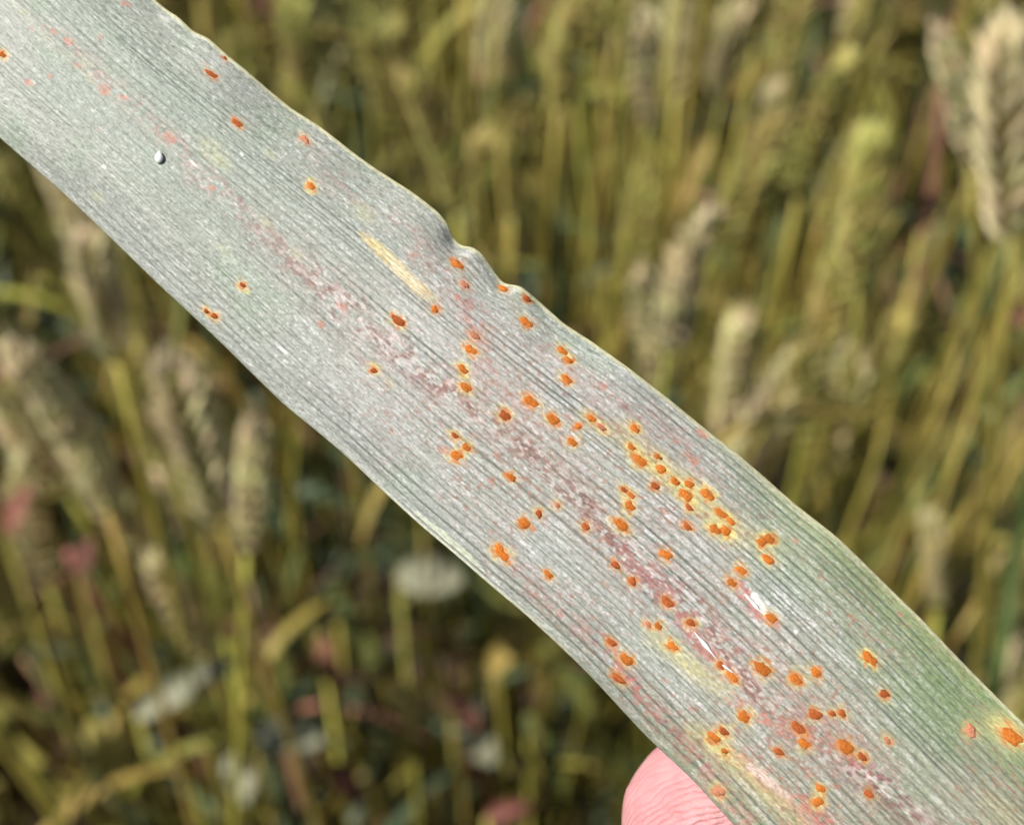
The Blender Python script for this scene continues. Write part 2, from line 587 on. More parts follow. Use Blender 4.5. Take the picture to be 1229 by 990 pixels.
def tiller(px, py, d, blen, bw, ang, label, mat, name='leafy_tiller', droop=0.9):
    """short shoot: stem from the ground and one broad blade whose middle sits on the given line of sight"""
    p = at(px, py, d)
    dirw = (CM.to_3x3() @ Vector((math.cos(ang), math.sin(ang), 0.15))).normalized()
    base = p - dirw * blen * 0.5
    e = empty(name, (base.x, base.y, 0))
    V, F = tube([(0.01, 0.01, -0.01), (0.004, 0.0, base.z * .5), (0, 0, base.z)], [.002, .0016, .0012], 6)
    obj('stem', mesh_np('stem', V, F), M_STEM, e)
    # blade: built along +x, faces the camera
    V, F = [], []
    segs, cols = 14, 5
    for s in (0, 1):
        for i in range(segs + 1):
            u = i / segs
            wd = bw * math.sin(math.pi * min(1, u * .9 + .08)) ** .6
            for c in range(cols):
                v = (c / (cols - 1) - .5)
                V.append(Vector((blen * u, wd * v, abs(v) * wd * .5 - droop * blen * .25 * u * u - .0004 * s)))
    n1 = (segs + 1) * cols
    for s in (0, 1):
        for i in range(segs):
            for c in range(cols - 1):
                a = s * n1 + i * cols + c
                f = (a, a + 1, a + cols + 1, a + cols)
                F.append(f if not s else f[::-1])
    for i in range(segs):
        for c in (0, cols - 1):
            a = i * cols + c; F.append((a, a + cols, n1 + a + cols, n1 + a))
    bo = obj('leaf_blade', mesh_np('leaf_blade', V, F), mat, e)
    zax = (sun_dir + (CAM - p).normalized()).normalized()
    yax = zax.cross(dirw).normalized(); zax = dirw.cross(yax)
    Mw = Matrix((dirw, yax, zax)).transposed().to_4x4()
    Mw.translation = base - e.location
    bo.matrix_local = Mw
    props(e, label, 'shoot')
    return e


for a in [
        (222, 825, .62, .044, .011, math.radians(32), 'pale cream leaf blade slanting upward in the dark understorey', M_PALE),
        (345, 882, .62, .027, .013, math.radians(-8), 'short broad pale leaf lying level above dark stems', M_PALE),
        (516, 692, .66, .026, .017, math.radians(-4), 'whitest broad leaf in the shade under the held leaf', M_PALE),
        (290, 932, .64, .022, .013, math.radians(-80), 'pale yellow upright leaf tip near the pale level leaf', M_PALE),
        (130, 905, .66, .030, .012, math.radians(-60), 'yellowish green drooping leaf in the shaded corner', M_LEAFY),
        (610, 775, .72, .030, .012, math.radians(60), 'yellow green leaf behind the white leaf edge', M_LEAFY),
        (655, 905, .78, .040, .010, math.radians(-65), 'green leaf hanging beside the fingertip', M_LEAFG),
        (430, 760, .80, .050, .010, math.radians(-60), 'dark green leaf in the deepest shade', M_LEAFG),
        (570, 880, .74, .032, .016, math.radians(-60), 'pinkish cream leaf among dark stems', M_PALE)]:
    tiller(*a, droop=.3)
for (px, py, d, bl_, bw_, an, lab) in [
        (18, 612, .62, .022, .012, 1.2, 'rusty red withered leaf beside the dark red stem'),
        (100, 668, .60, .016, .010, 1.3, 'pinkish dry leaf stub atop the thick pink stem'),
        (284, 752, .64, .012, .010, .5, 'small round pink dry leaf between two golden stems'),
        (395, 800, .68, .030, .010, -1.3, 'tan dry leaf hanging by the level pale leaf'),
        (556, 850, .70, .024, .012, -1.0, 'dark red withered leaf above the pinkish cream one'),
        (418, 940, .66, .020, .013, -1.1, 'orange pink dry leaf low among dark stems'),
        (610, 975, .66, .020, .013, .3, 'reddish dry leaf close to the fingertip'),
        (230, 905, .68, .030, .012, -1.2, 'brown withered leaf under the slanting pale blade'),
        (1115, 255, .66, .020, .010, 1.2, 'rusty brown leaf in the gap below the greenish ear'),
        (1222, 380, .60, .012, .010, .2, 'small red dry leaf by the golden fan')]:
    tiller(px, py, d, bl_ * .9, bw_ * .75, an, lab, M_RUSTY, droop=.8)

# dead leaf litter on the soil
LIT = [blade_mesh(60 + s, R.uniform(.05, .11), R.uniform(.008, .014), R.uniform(.4, 1.2), 'dead_leaf', 1.2, 8) for s in range(4)]
for m_ in LIT: m_.materials.append(M_DRY)
for i in range(90):
    yy = R.uniform(.35, 1.5); xx = R.uniform(-.45, .45)
    o = obj('dead_leaf', R.choice(LIT))
    o.location = (xx, yy, R.uniform(0.0, 0.02))
    o.rotation_euler = (R.uniform(-.3, .3), R.uniform(.8, 1.5), R.uniform(0, 6.28))
    props(o, 'curled reddish brown dead leaf lying on the soil under the crop', 'dead leaf', 'dead leaves littering the soil')


# the crop beyond and beside what the picture can tell apart; stalks behind and below the camera added to shade the understorey: one mass
def far_crop():
    V, F = [], []
    pts = []
    for _ in range(8500):
        x, y = R.uniform(-2.2, 2.2), R.uniform(-1.3, 3.6)
        half = 0.33 * math.hypot(y, 0.37) + 0.09
        if 0.34 < y < 1.28 and abs(x) < half: continue
        if 0.34 < y < 0.38 and abs(x) < 0.4: continue
        pts.append((x, y))
    mi = []
    for (x, y) in pts:
        H = R.gauss(.8, .05); lx, ly = R.gauss(0, .05), R.gauss(0, .05)
        if .1 < y < .36 and abs(x) < .35:
            H = min(H, 1.2 - (y + .03) * 1.52 - .10); ly = -abs(ly) * .5; lx *= .5  # short stalks kept out of view, added to shade the stems beyond
        top = Vector((x + lx, y + ly, H))
        v, f = tube([(x, y, -.01), (x + lx * .4, y + ly * .4, H * .5), top], [.002, .0016, .0012], 3, False)
        o = len(V); V += v; F += [tuple(i + o for i in ff) for ff in f]; mi += [0] * len(f)
        rad = [0.001, .006, .0045, .0068, .0048, .0066, .0045, .0055, .003, .0006]
        d = Vector((lx, ly, H)).normalized()
        v, f = tube([top + d * .009 * i for i in range(10)], [q * R.uniform(.85, 1.15) for q in rad], 5, False)
        o = len(V); V += v; F += [tuple(i + o for i in ff) for ff in f]; mi += [1] * len(f)
        for q in range(3):
            a = R.uniform(0, 6.28); dx, dy = math.cos(a), math.sin(a); L = R.uniform(.13, .22); z0 = H * (.75 - .2 * q) * R.uniform(.8, 1.1)
            if y < .36: L *= .5
            o = len(V)
            for i in range(5):
                u = i / 4
                c = Vector((x + dx * L * u, y + dy * L * u, z0 + L * (.9 * u - 1.3 * u * u)))
                wv = Vector((-dy, dx, 0)) * .0065 * (1 - u ** 2)
                V += [c + wv, c - wv]
            for i in range(4):
                F.append((o + 2 * i, o + 2 * i + 1, o + 2 * i + 3, o + 2 * i + 2)); mi.append(2)
    me = mesh_np('wheat_crop', V, F)
    for m in (plant_mat('crop_stem', (0.20, 0.19, 0.04), (0.44, 0.36, 0.09), .45, (25, 25, 4), 0, 0, .2, 0),
              plant_mat('crop_ear', (0.34, 0.31, 0.10), (0.62, 0.54, 0.26), .5, (22, 22, 22), .1, 0, .2, 0),
              plant_mat('crop_blade', (0.07, 0.10, 0.035), (0.34, 0.29, 0.08), .5, (9, 9, 9), .2, 0, .2, 0)): me.materials.append(m)
    me.polygons.foreach_set('material_index', mi)
    o = obj('wheat_crop', me)
    props(o, 'mass of ripening wheat beyond the stalks one can tell apart, some unseen and added for shade', 'wheat crop', None, 'stuff')


far_crop()

# ------------------------------------------------------------------ the rusted leaf
LN = Vector((-0.05, 0.10, 1)).normalized()            # leaf normal in camera axes
O_PX = (640, 520)
LO = ray(*O_PX) * LEAFD                               # a point of the leaf plane, camera axes


def hit(px, py):
    r = ray(px, py)
    return r * (LO.dot(LN) / r.dot(LN))


EX = (hit(900, 760) - hit(300, 235)).normalized()     # along the leaf
EZ = LN
EY = EZ.cross(EX).normalized()                        # across, towards the upper margin
EX = EY.cross(EZ).normalized()
LM = Matrix((EX, EY, EZ)).transposed().to_4x4()
LM.translation = LO


def loc(px, py):
    """photograph point -> leaf-local millimetres"""
    d = hit(px, py) - LO
    return d.dot(EX) * 1000, d.dot(EY) * 1000


LOW = [(-60, 108), (0, 163), (69, 223), (117, 268), (189, 338), (220, 366), (268, 411), (302, 445), (343, 485), (375, 510), (415, 544),
       (457, 584), (502, 625), (550, 665), (591, 701), (632, 735), (680, 780), (706, 805), (739, 841), (768, 873), (791, 896), (832, 933), (862, 966), (884, 990), (980, 1092)]
UPP = [(110, -75), (150, -30), (184, 0), (196, 10), (209, 19), (227, 36), (247, 46), (268, 65), (309, 98), (343, 125), (378, 148), (420, 181), (447, 200), (491, 229),
       (522, 253), (534, 267), (540, 282), (550, 292), (563, 295), (577, 305), (591, 325), (601, 337), (622, 343), (646, 361), (673, 386), (708, 409), (750, 440),
       (800, 478), (852, 520), (886, 546), (920, 575), (955, 606), (1003, 645), (1051, 690), (1105, 742), (1140, 779), (1181, 820), (1229, 869), (1330, 975)]
lo_xy = np.array([loc(*p) for p in LOW]); up_xy = np.array([loc(*p) for p in UPP])
X0 = max(lo_xy[0, 0], up_xy[0, 0]) + 0.2; X1 = min(lo_xy[-1, 0], up_xy[-1, 0]) - 0.2
STEP = 0.062
xd = np.arange(X0, X1, STEP)
TIP, BASE = 120.0, 55.0
xl = X0 - TIP * np.linspace(1, 0, 260)[:-1] ** 1.15
xr = X1 + BASE * np.linspace(0, 1, 120)[1:]
xs = np.concatenate([xl, xd, xr])


def edge(xy, x):
    inside = np.interp(x, xy[:, 0], xy[:, 1])
    k = np.ones(9) / 9.0
    return inside


lo_in = edge(lo_xy, xs); up_in = edge(up_xy, xs)


def smooth_along(v, mm):
    xu = np.arange(xs[0], xs[-1], .25)
    vu = np.interp(xu, xs, v)
    k = int(mm / .25) | 1
    pad = np.concatenate([np.full(k, vu[0]), vu, np.full(k, vu[-1])])
    ker = np.hanning(k + 2)[1:-1]; ker /= ker.sum()
    return np.interp(xs, xu, np.convolve(pad, ker, 'same')[k:-k])


# beyond the frame: taper to the tip on one side, narrow to the base on the other
uL = np.clip((X0 - xs) / TIP, 0, 1); uR = np.clip((xs - X1) / BASE, 0, 1)
lo_s, up_s = smooth_along(lo_in, 16), smooth_along(up_in, 22)
dlo, dup = smooth_along(lo_in, 3.5) - lo_s, smooth_along(up_in, 0.5) - up_s
mid = (lo_s + up_s) / 2; half = (up_s - lo_s) / 2
shr = (1 - uL ** 1.6) ** 0.9 * (1 - 0.45 * uR ** 2)
half = half * shr + 0.05
mid = mid + uL * 2.0
NT = 262
tt = np.linspace(0, 1, NT)
T, Xg = np.meshgrid(tt, xs)
S = T * 2 - 1
Y = mid[:, None] + S * half[:, None] + (dup * shr)[:, None] * sstep(.55, 1, S) + (dlo * shr)[:, None] * sstep(.45, 1, -S)

# veins: irregularly spaced furrows
rs = np.random.RandomState(4)
vp = np.cumsum(rs.uniform(0.45, 1.6, 37)); vp = vp / (vp[-1] + 1)
vp_mm = vp
Wb = T + 0.004 * (fbm(Xg * 0.06 + 40, T * 5 + 9, 21, 2) - .5)
dist = np.full(T.shape, 9.0); 
idx = np.searchsorted(vp, Wb)
a = np.concatenate([[0.0], vp]); b = np.concatenate([vp, [1.0]])
av, bv = a[idx], b[idx]
ph = np.clip((Wb - av) / (bv - av), 0, 1)
furrow = np.exp(-((np.minimum(ph, 1 - ph)) / 0.12) ** 2)          # 1 at a vein line
vein_amp = rs.uniform(.42, 1.25, 40)
near_id = np.where(ph < .5, idx, idx + 1)
vstr = vein_amp[near_id % 40]
soft = sstep(.25, .75, fbm(Xg * 0.09 + 3, T * 13, 33, 3)) * 1.1 + .12 + .30 * sstep(-15, 10, Xg)
longw = 0.25 + 0.75 * sstep(-34, 2, Xg + 16 * S)                     # ribbing grows stronger towards the base
rib = (np.sin(math.pi * ph) ** 0.8 * 0.030 * (.4 + .6 * vstr) - furrow * vstr * 0.030) * soft * longw
rib2 = (vnoise(Xg * 0.30, T * 95, 77) - 0.5) * 0.026 * (.5 + .5 * longw) + (vnoise(Xg * 0.22, T * 46 + 9, 78) - 0.5) * 0.030 * longw
rib3 = (vnoise(Xg * 2.4, Y * 7.0 + 500, 79) - 0.5) * 0.022
Z = rib + rib2 + rib3
# broad shape: shallow keel along the midrib, margins bending back, gentle waves
Z += -1.15 * np.abs(S) ** 2.4 + 0.10 * np.cos(np.clip((T - .5) * 14, -math.pi, math.pi)) * -1
Z += 0.35 * (fbm(Xg * 0.035 + 20, T * 1.4 + 4, 51, 2) - .5) * 2
Z += (0.25 * np.sin(Xg * 0.33 + 1.0) + 0.18 * np.sin(Xg * 0.71)) * sstep(.55, 1, S) + 0.18 * np.sin(Xg * 0.24) * sstep(.6, 1, -S)


def bump_at(px, py, amp, lx, w_, upper=True):
    global Z
    x0, _ = loc(px, py)
    Z = Z + amp * np.exp(-((Xg - x0) / lx) ** 2) * sstep(1 - w_, 1, S if upper else -S)


# crumpled, folded upper margin
bump_at(215, 24, .55, 1.3, .13); bump_at(250, 50, .4, 1.2, .10); bump_at(290, 85, .5, 2.0, .10)
bump_at(545, 285, -.5, .8, .12); bump_at(572, 300, .7, 1.0, .16); bump_at(600, 336, -.5, .8, .10); bump_at(622, 345, .4, 1.2, .12); bump_at(650, 365, -.3, 1.0, .12)
bump_at(830, 500, .3, 3, .14); bump_at(545, 655, .45, 6.0, .035, False); bump_at(760, 860, -.3, 3.0, .12, False)
# the leaf arches away beyond the frame
Z += -22 * (uL[:, None] ** 1.8) - 3.0 * uR[:, None] ** 2
Z += 0.010 * (rs.rand(*Z.shape) - .5)

# ---- pigment -------------------------------------------------------------
n3 = lambda c: np.array(c, float)[None, None, :]
C = np.ones(T.shape + (3,)) * n3((0.335, 0.36, 0.31))


def mix(C, col, f):
    f = np.clip(f, 0, 1)[..., None]
    return C * (1 - f) + n3(col) * f


big = fbm(Xg * 0.05 + 7, T * 1.6 + 3, 61, 3)
C = mix(C, (0.235, 0.30, 0.245), sstep(.45, .75, big) * .7)
C = mix(C, (0.37, 0.39, 0.37), sstep(.55, .25, big) * .6)
greenpatch = fbm(Xg * 0.22 + 70, T * 4.2 + 30, 65, 3)
C = mix(C, (0.24, 0.36, 0.22), sstep(.58, .80, greenpatch) * .32)
# greener margin towards the base of the leaf
gx0 = loc(930, 580)[0]; gx1 = loc(1080, 720)[0]
C = mix(C, (0.19, 0.31, 0.105), sstep(gx0 - 8, gx1, Xg) * sstep(.30, .92, S + .25 * (big - .5)) * .85)
C = mix(C, (0.27, 0.32, 0.14), sstep(loc(740, 800)[0], loc(860, 960)[0], Xg) * sstep(.35, .95, -S) * .75)
C = mix(C, (0.30, 0.33, 0.20), sstep(loc(760, 640)[0], loc(1000, 850)[0], Xg) * .6)
# along-vein streaks of two tones
st = vnoise(Xg * 0.25, T * 120, 81) * .6 + vnoise(Xg * 0.9, T * 240, 82) * .4
C = C * (0.78 + 0.44 * st)[..., None]
# waxy bloom: rows of tiny white papillae, thick over the ridges, plus sheen painted along the middle
g1 = rs.rand(*T.shape)
g1 = (g1 + np.roll(g1, 1, 0) * .9 + np.roll(g1, 1, 1) * .5) / 2.4
g1b = vnoise(Xg * 4.2, Y * 9.5 + 700, 93)
el = sstep(-20, 12, Xg)
g1e = vnoise(Xg * 1.1, T * 130 + 20, 92)
g2 = fbm(Xg * 0.5 + 5, T * 60, 91, 3)
bloom_sheen = sstep(-32, 0, Xg + 4 * S) * (1 - sstep(20, 36, Xg)) * (1 - .75 * sstep(.5, 1, np.abs(S)))
blm = .40 + .70 * bloom_sheen * (.4 + 1.1 * fbm(Xg * .12, T * 6, 95, 2))
C = mix(C, (0.80, 0.80, 0.80), sstep(.50, .80, g1 * .38 + (g1b * (1 - .85 * el) + g1e * .85 * el) * .42 + g2 * .34 - .03 - .05 * (1 - el)) * blm * (1 - furrow * vstr))
C = mix(C, (0.54, 0.54, 0.545), bloom_sheen * .42 * (1 - furrow))  # whitish sheen of the waxy surface put into the colour
g4 = rs.rand(*T.shape); g4 = (g4 + np.roll(g4, 1, 0) + np.roll(g4, 1, 1) * .4) / 2.4
C = mix(C, (0.10, 0.12, 0.105), sstep(.50, .78, g4 * .5 + vnoise(Xg * 3.4 + 44, Y * 10 + 900, 94) * .5) * .42)
gm = sstep(loc(860, 520)[0], loc(1060, 700)[0], Xg) * sstep(.35, .85, S + .5 * (big - .5))
C = mix(C, (0.19, 0.30, 0.11), gm * (.10 + .55 * fbm(Xg * .18, T * 22 + 8, 161, 3) + .35 * (vnoise(Xg * .3, T * 110, 162) - .3)))
# vein lines: thin, darker green tissue
C = mix(C, (0.115, 0.145, 0.11), furrow * (.35 + .65 * vstr) * soft * (.40 + .60 * longw) * 1.15)
# midrib: faint pale line
mr_ = np.exp(-((T - .5 - .004 * np.sin(Xg * .2)) / .006) ** 2)
C = mix(C, (0.46, 0.45, 0.36), mr_ * .5 * (fbm(Xg * .3, T * 3, 97, 2) > .35) * (1 - sstep(-8, 4, Xg)))

gr = rs.rand(*T.shape); gr = (gr + np.roll(gr, 1, 0) + np.roll(gr, 1, 1)) / 3
gr2 = vnoise(Xg * 3.2, Y * 4.6 + 300, 101)
gr3 = vnoise(Xg * 1.2, Y * 2.2 + 300, 103)
grain = gr * .35 + gr2 * .4 + gr3 * .35


def seg_field(pts, wpx):
    """distance-based 0..1 weight along a photograph polyline (x, y, strength)"""
    out = np.zeros(T.shape)
    L = [loc(p[0], p[1]) + (p[2],) for p in pts]
    wm = wpx / 18.0
    for (x0, y0, s0), (x1, y1, s1) in zip(L[:-1], L[1:]):
        m = (Xg[:, 0] > min(x0, x1) - 3 * wm) & (Xg[:, 0] < max(x0, x1) + 3 * wm)
        if not m.any(): continue
        xx, yy = Xg[m], Y[m]
        dx, dy = x1 - x0, y1 - y0
        u = np.clip(((xx - x0) * dx + (yy - y0) * dy) / (dx * dx + dy * dy + 1e-9), 0, 1)
        dd = np.hypot(xx - x0 - u * dx, yy - y0 - u * dy)
        out[m] = np.maximum(out[m], (s0 + (s1 - s0) * u) * np.exp(-(dd / wm) ** 2))
    return out


# purple-brown discoloured band along the midrib
band = [(230, 205, .25), (330, 290, .35), (400, 355, .75), (450, 398, .85), (500, 440, .55), (545, 480, .7), (600, 512, .55), (640, 545, .95), (690, 592, .85), (735, 640, 1),
        (772, 685, 1), (830, 738, 1), (872, 790, 1), (912, 832, .8), (960, 878, .85), (1005, 905, .7), (1050, 938, .75), (1110, 985, .5), (1180, 1060, .3)]
bf = 1.15 * seg_field(band, 15) + .4 * seg_field(band, 34)
patch = sstep(.30, .62, fbm(Xg * .55 + 11, Y * .9 + 77, 131, 3))
C = mix(C, (0.40, 0.26, 0.22), bf * sstep(.40, .66, grain) * (.25 + .6 * patch))
C = mix(C, (0.17, 0.085, 0.075), bf * patch * sstep(.50, .66, grain * .7 + .35 * vnoise(Xg * 2.2 + 9, Y * 5 + 80, 107)) * .85)
C = mix(C, (0.72, 0.66, 0.63), bf * sstep(.52, .75, vnoise(Xg * 2.8 + 33, Y * 5.5 + 180, 109)) * .55)
# weaker pinkish zones
for pts, wd, k in [
        ([(330, 125, .1), (400, 215, .35), (470, 260, .3), (540, 330, .5)], 22, .7),
        ([(555, 345, .6), (572, 395, .9), (585, 440, .6)], 14, .9),
        ([(610, 370, .3), (690, 450, .5), (760, 495, .6), (840, 560, .7)], 20, .7),
        ([(540, 455, .4), (600, 470, .6), (640, 500, .4)], 20, .7),
        ([(50, 30, .3), (90, 60, .5), (150, 118, .5), (205, 168, .5), (260, 225, .5)], 13, .8),
        ([(600, 660, .3), (650, 715, .4), (720, 770, .7), (760, 830, .8), (830, 900, .9), (900, 990, .7)], 15, .9),
        ([(880, 700, .8), (900, 725, .9), (930, 750, .6)], 9, 1.0),
        ([(800, 640, .4), (790, 700, .5), (900, 790, .5), (980, 860, .8), (1050, 920, .5)], 26, .6),
        ([(860, 885, .9), (910, 925, 1), (960, 965, 1), (1010, 1010, 1)], 13, 1.2)]:
    f = seg_field(pts, wd) * k
    C = mix(C, (0.50, 0.20, 0.17), f * sstep(.48, .68, grain) * .75)
    C = mix(C, (0.24, 0.10, 0.10), f * sstep(.58, .72, vnoise(Xg * 2.6 + 60, Y * 6 + 50, 113)) * .5)
# long red and purple lesions between the veins
stk = vnoise(Xg * .8 + 3, T * 170 + 7, 151)
for pts, wd, col, k in [
        ([(815, 735, .7), (835, 765, 1), (862, 798, 1), (885, 815, .6)], 10, (.42, .12, .11), 1.0),
        ([(820, 745, .8), (850, 782, 1), (872, 806, .7)], 16, (.46, .22, .20), .8),
        ([(735, 645, .8), (760, 680, 1), (800, 715, .9)], 12, (.36, .15, .14), .9),
        ([(728, 765, .8), (745, 805, 1), (775, 840, .6)], 9, (.48, .15, .13), .9),
        ([(885, 700, .9), (905, 728, 1), (930, 750, .7)], 9, (.55, .22, .20), .9),
        ([(905, 850, .6), (945, 872, 1), (975, 885, 1), (1010, 900, .8), (1045, 930, .6)], 14, (.40, .14, .11), .8),
        ([(875, 835, .8), (905, 855, .8), (940, 880, .6)], 10, (.58, .25, .18), .8),
        ([(880, 905, .8), (915, 935, 1), (950, 965, 1), (985, 1000, .9)], 11, (.60, .28, .25), 1.0),
        ([(905, 935, .8), (935, 960, 1), (970, 985, .8)], 6, (.24, .11, .14), .9),
        ([(795, 865, .6), (820, 885, .9), (845, 905, .6)], 7, (.27, .15, .18), .9),
        ([(960, 960, .8), (990, 985, 1)], 12, (.55, .17, .13), .9),
        ([(990, 850, .4), (1010, 880, .6), (1060, 930, .8), (1110, 975, .6)], 18, (.34, .22, .22), .7),
        ([(640, 545, 1), (665, 560, .8), (700, 600, .8), (740, 655, 1)], 8, (.20, .10, .09), .8)]:
    f = seg_field(pts, wd) * k
    C = mix(C, col, sstep(.30, .66, f * (.30 + .55 * stk + .9 * (gr2 - .5) + .9 * (g1b - .5) + .6 * (gr - .5) + .22)) * .78)
# chlorotic yellow zones
for pts, wd, k in [
        ([(745, 515, .5), (775, 548, .9), (815, 580, 1), (850, 612, 1), (880, 640, .8)], 15, .75),
        ([(700, 500, .5), (730, 520, .5)], 9, .6),
        ([(835, 880, .7), (865, 900, 1), (900, 930, .8), (960, 985, .6)], 13, .8),
        ([(785, 765, .6), (830, 800, .8), (870, 830, .5)], 12, .7),
        ([(890, 640, .4), (925, 660, .5)], 18, .5),
        ([(1190, 960, .5), (1215, 990, .5)], 16, .5),
        ([(1200, 870, .9), (1222, 888, .9)], 16, .8),
        ([(860, 530, .4), (1000, 652, .5), (1110, 755, .7), (1180, 830, .5)], 9, .22)]:
    f = seg_field(pts, wd) * k
    C = mix(C, (0.66, 0.58, 0.22), f * (.05 + .55 * g1e + .6 * g1b + .4 * gr2))
# long straw-yellow scorch mark
f = seg_field([(434, 280, .5), (452, 297, .9), (478, 322, 1), (500, 344, 1), (519, 359, .6)], 9)
fs = f * (.25 + .75 * vnoise(Xg * .5, T * 210, 117) + .35 * g1b)
C = mix(C, (0.66, 0.54, 0.26), sstep(.22, .62, fs) * .85)
C = mix(C, (0.82, 0.76, 0.55), sstep(.55, .85, f * (.3 + .9 * vnoise(Xg * 1.4, T * 240, 118))) * .8)
f = seg_field([(905, 715, 1), (915, 730, 1), (925, 742, .6)], 5)
C = mix(C, (0.82, 0.78, 0.72), sstep(.3, .6, f * (.6 + .8 * grain)))
f = seg_field([(900, 920, .7), (925, 938, .9), (945, 955, .6)], 7)
C = mix(C, (0.78, 0.62, 0.55), sstep(.35, .65, f * (.55 + .9 * grain)) * .8)

# reddish flecks without a pustule: x, y, radius, strength, colour kind
FLECK = [(149, 3, 7, .8, 0), (64, 38, 6, .9, 0), (82, 49, 7, 1, 0), (120, 45, 8, .6, 0), (34, 99, 6, .9, 0), (60, 90, 5, .8, 0), (125, 108, 8, .9, 0), (148, 117, 6, .8, 0), (204, 165, 8, .9, 0),
         (254, 225, 5, .8, 0), (117, 155, 4, .6, 0), (36, 34, 5, .6, 0), (93, 78, 6, .6, 0), (495, 306, 6, .9, 0), (549, 356, 5, .9, 0), (385, 389, 6, .9, 0), (409, 366, 9, .8, 0), (533, 540, 8, .9, 0),
         (590, 577, 8, .6, 0), (836, 554, 7, .9, 0), (812, 530, 5, .8, 0), (825, 545, 6, .8, 0), (956, 649, 4, .8, 0), (915, 620, 5, .8, 1), (799, 818, 6, .6, 0), (832, 851, 7, .6, 0),
         (1005, 943, 5, .8, 0), (1083, 738, 4, .7, 0), (1020, 750, 6, .5, 0), (1035, 765, 5, .5, 0), (845, 518, 9, .9, 0), (680, 500, 7, .6, 0), (672, 740, 8, .4, 0), (640, 715, 8, .4, 0),
         (302, 292, 3, 1, 1), (288, 240, 5, .6, 1), (725, 465, 7, .7, 0), (680, 475, 6, .7, 1), (752, 490, 8, .6, 1), (700, 590, 5, .6, 1),
         (840, 890, 10, .6, 1), (815, 880, 10, .6, 1), (1085, 960, 10, .7, 1), (1065, 935, 10, .5, 1), (1115, 900, 8, .4, 1), (970, 930, 9, .6, 0), (925, 870, 8, .6, 0)]
for (px, py, rad, s, kd) in FLECK:
    x0, y0 = loc(px, py); rm = rad / 18.0
    m = np.abs(Xg[:, 0] - x0) < 3 * rm
    if not m.any(): continue
    f = np.exp(-(((Xg[m] - x0) / (rm * 1.25)) ** 2 + ((Y[m] - y0) / (rm * .8)) ** 2)) * s
    f = sstep(.22, .75, f * (.05 + 1.7 * (.5 * gr2[m] + .3 * g1b[m] + .3 * gr[m])))
    C[m] = mix(C[m], (0.46, 0.19, 0.13) if kd == 0 else (0.20, 0.10, 0.10), f * .75)
# yellow-green flecks
for (px, py, rad) in [(29, 15, 5), (101, 74, 6), (113, 233, 7), (319, 266, 8), (324, 185, 6), (255, 180, 14), (265, 195, 10), (436, 255, 12), (470, 460, 6), (355, 305, 6), (268, 300, 7), (106, 92, 5)]:
    x0, y0 = loc(px, py); rm = rad / 18.0
    f = np.exp(-(((Xg - x0) / (rm * 1.4)) ** 2 + ((Y - y0) / (rm * .8)) ** 2))
    C = mix(C, (0.50, 0.50, 0.27), f * .45 * (.9 * g1b + .8 * gr2))
inf = sstep(-28, 2, Xg) * (1 - .7 * sstep(.55, .95, np.abs(S))) * sstep(.30, .60, fbm(Xg * .16 + 5, T * 4 + 60, 141, 3))
C = mix(C, (0.36, 0.17, 0.11), inf * sstep(.66, .80, .55 * vnoise(Xg * 3.0 + 70, Y * 6 + 410, 143) + .30 * gr + .25 * g1e) * .8)
C = mix(C, (0.38, 0.31, 0.26), inf * .22)
# small pale scrapes
for (px, py, l, wd) in [(339, 420, 6, 1.6), (124, 200, 3, 1.4), (430, 522, 2, 1), (370, 459, 2, 1.0), (1121, 957, 3, 2.4), (232, 196, 6, 1.2), (955, 758, 2, 2), (290, 185, 3, 1.2)]:
    x0, y0 = loc(px, py)
    f = np.exp(-(((Xg - x0) / (l / 18)) ** 4 + ((Y - y0) / (wd / 18)) ** 4))
    C = mix(C, (0.85, 0.85, 0.83), f)

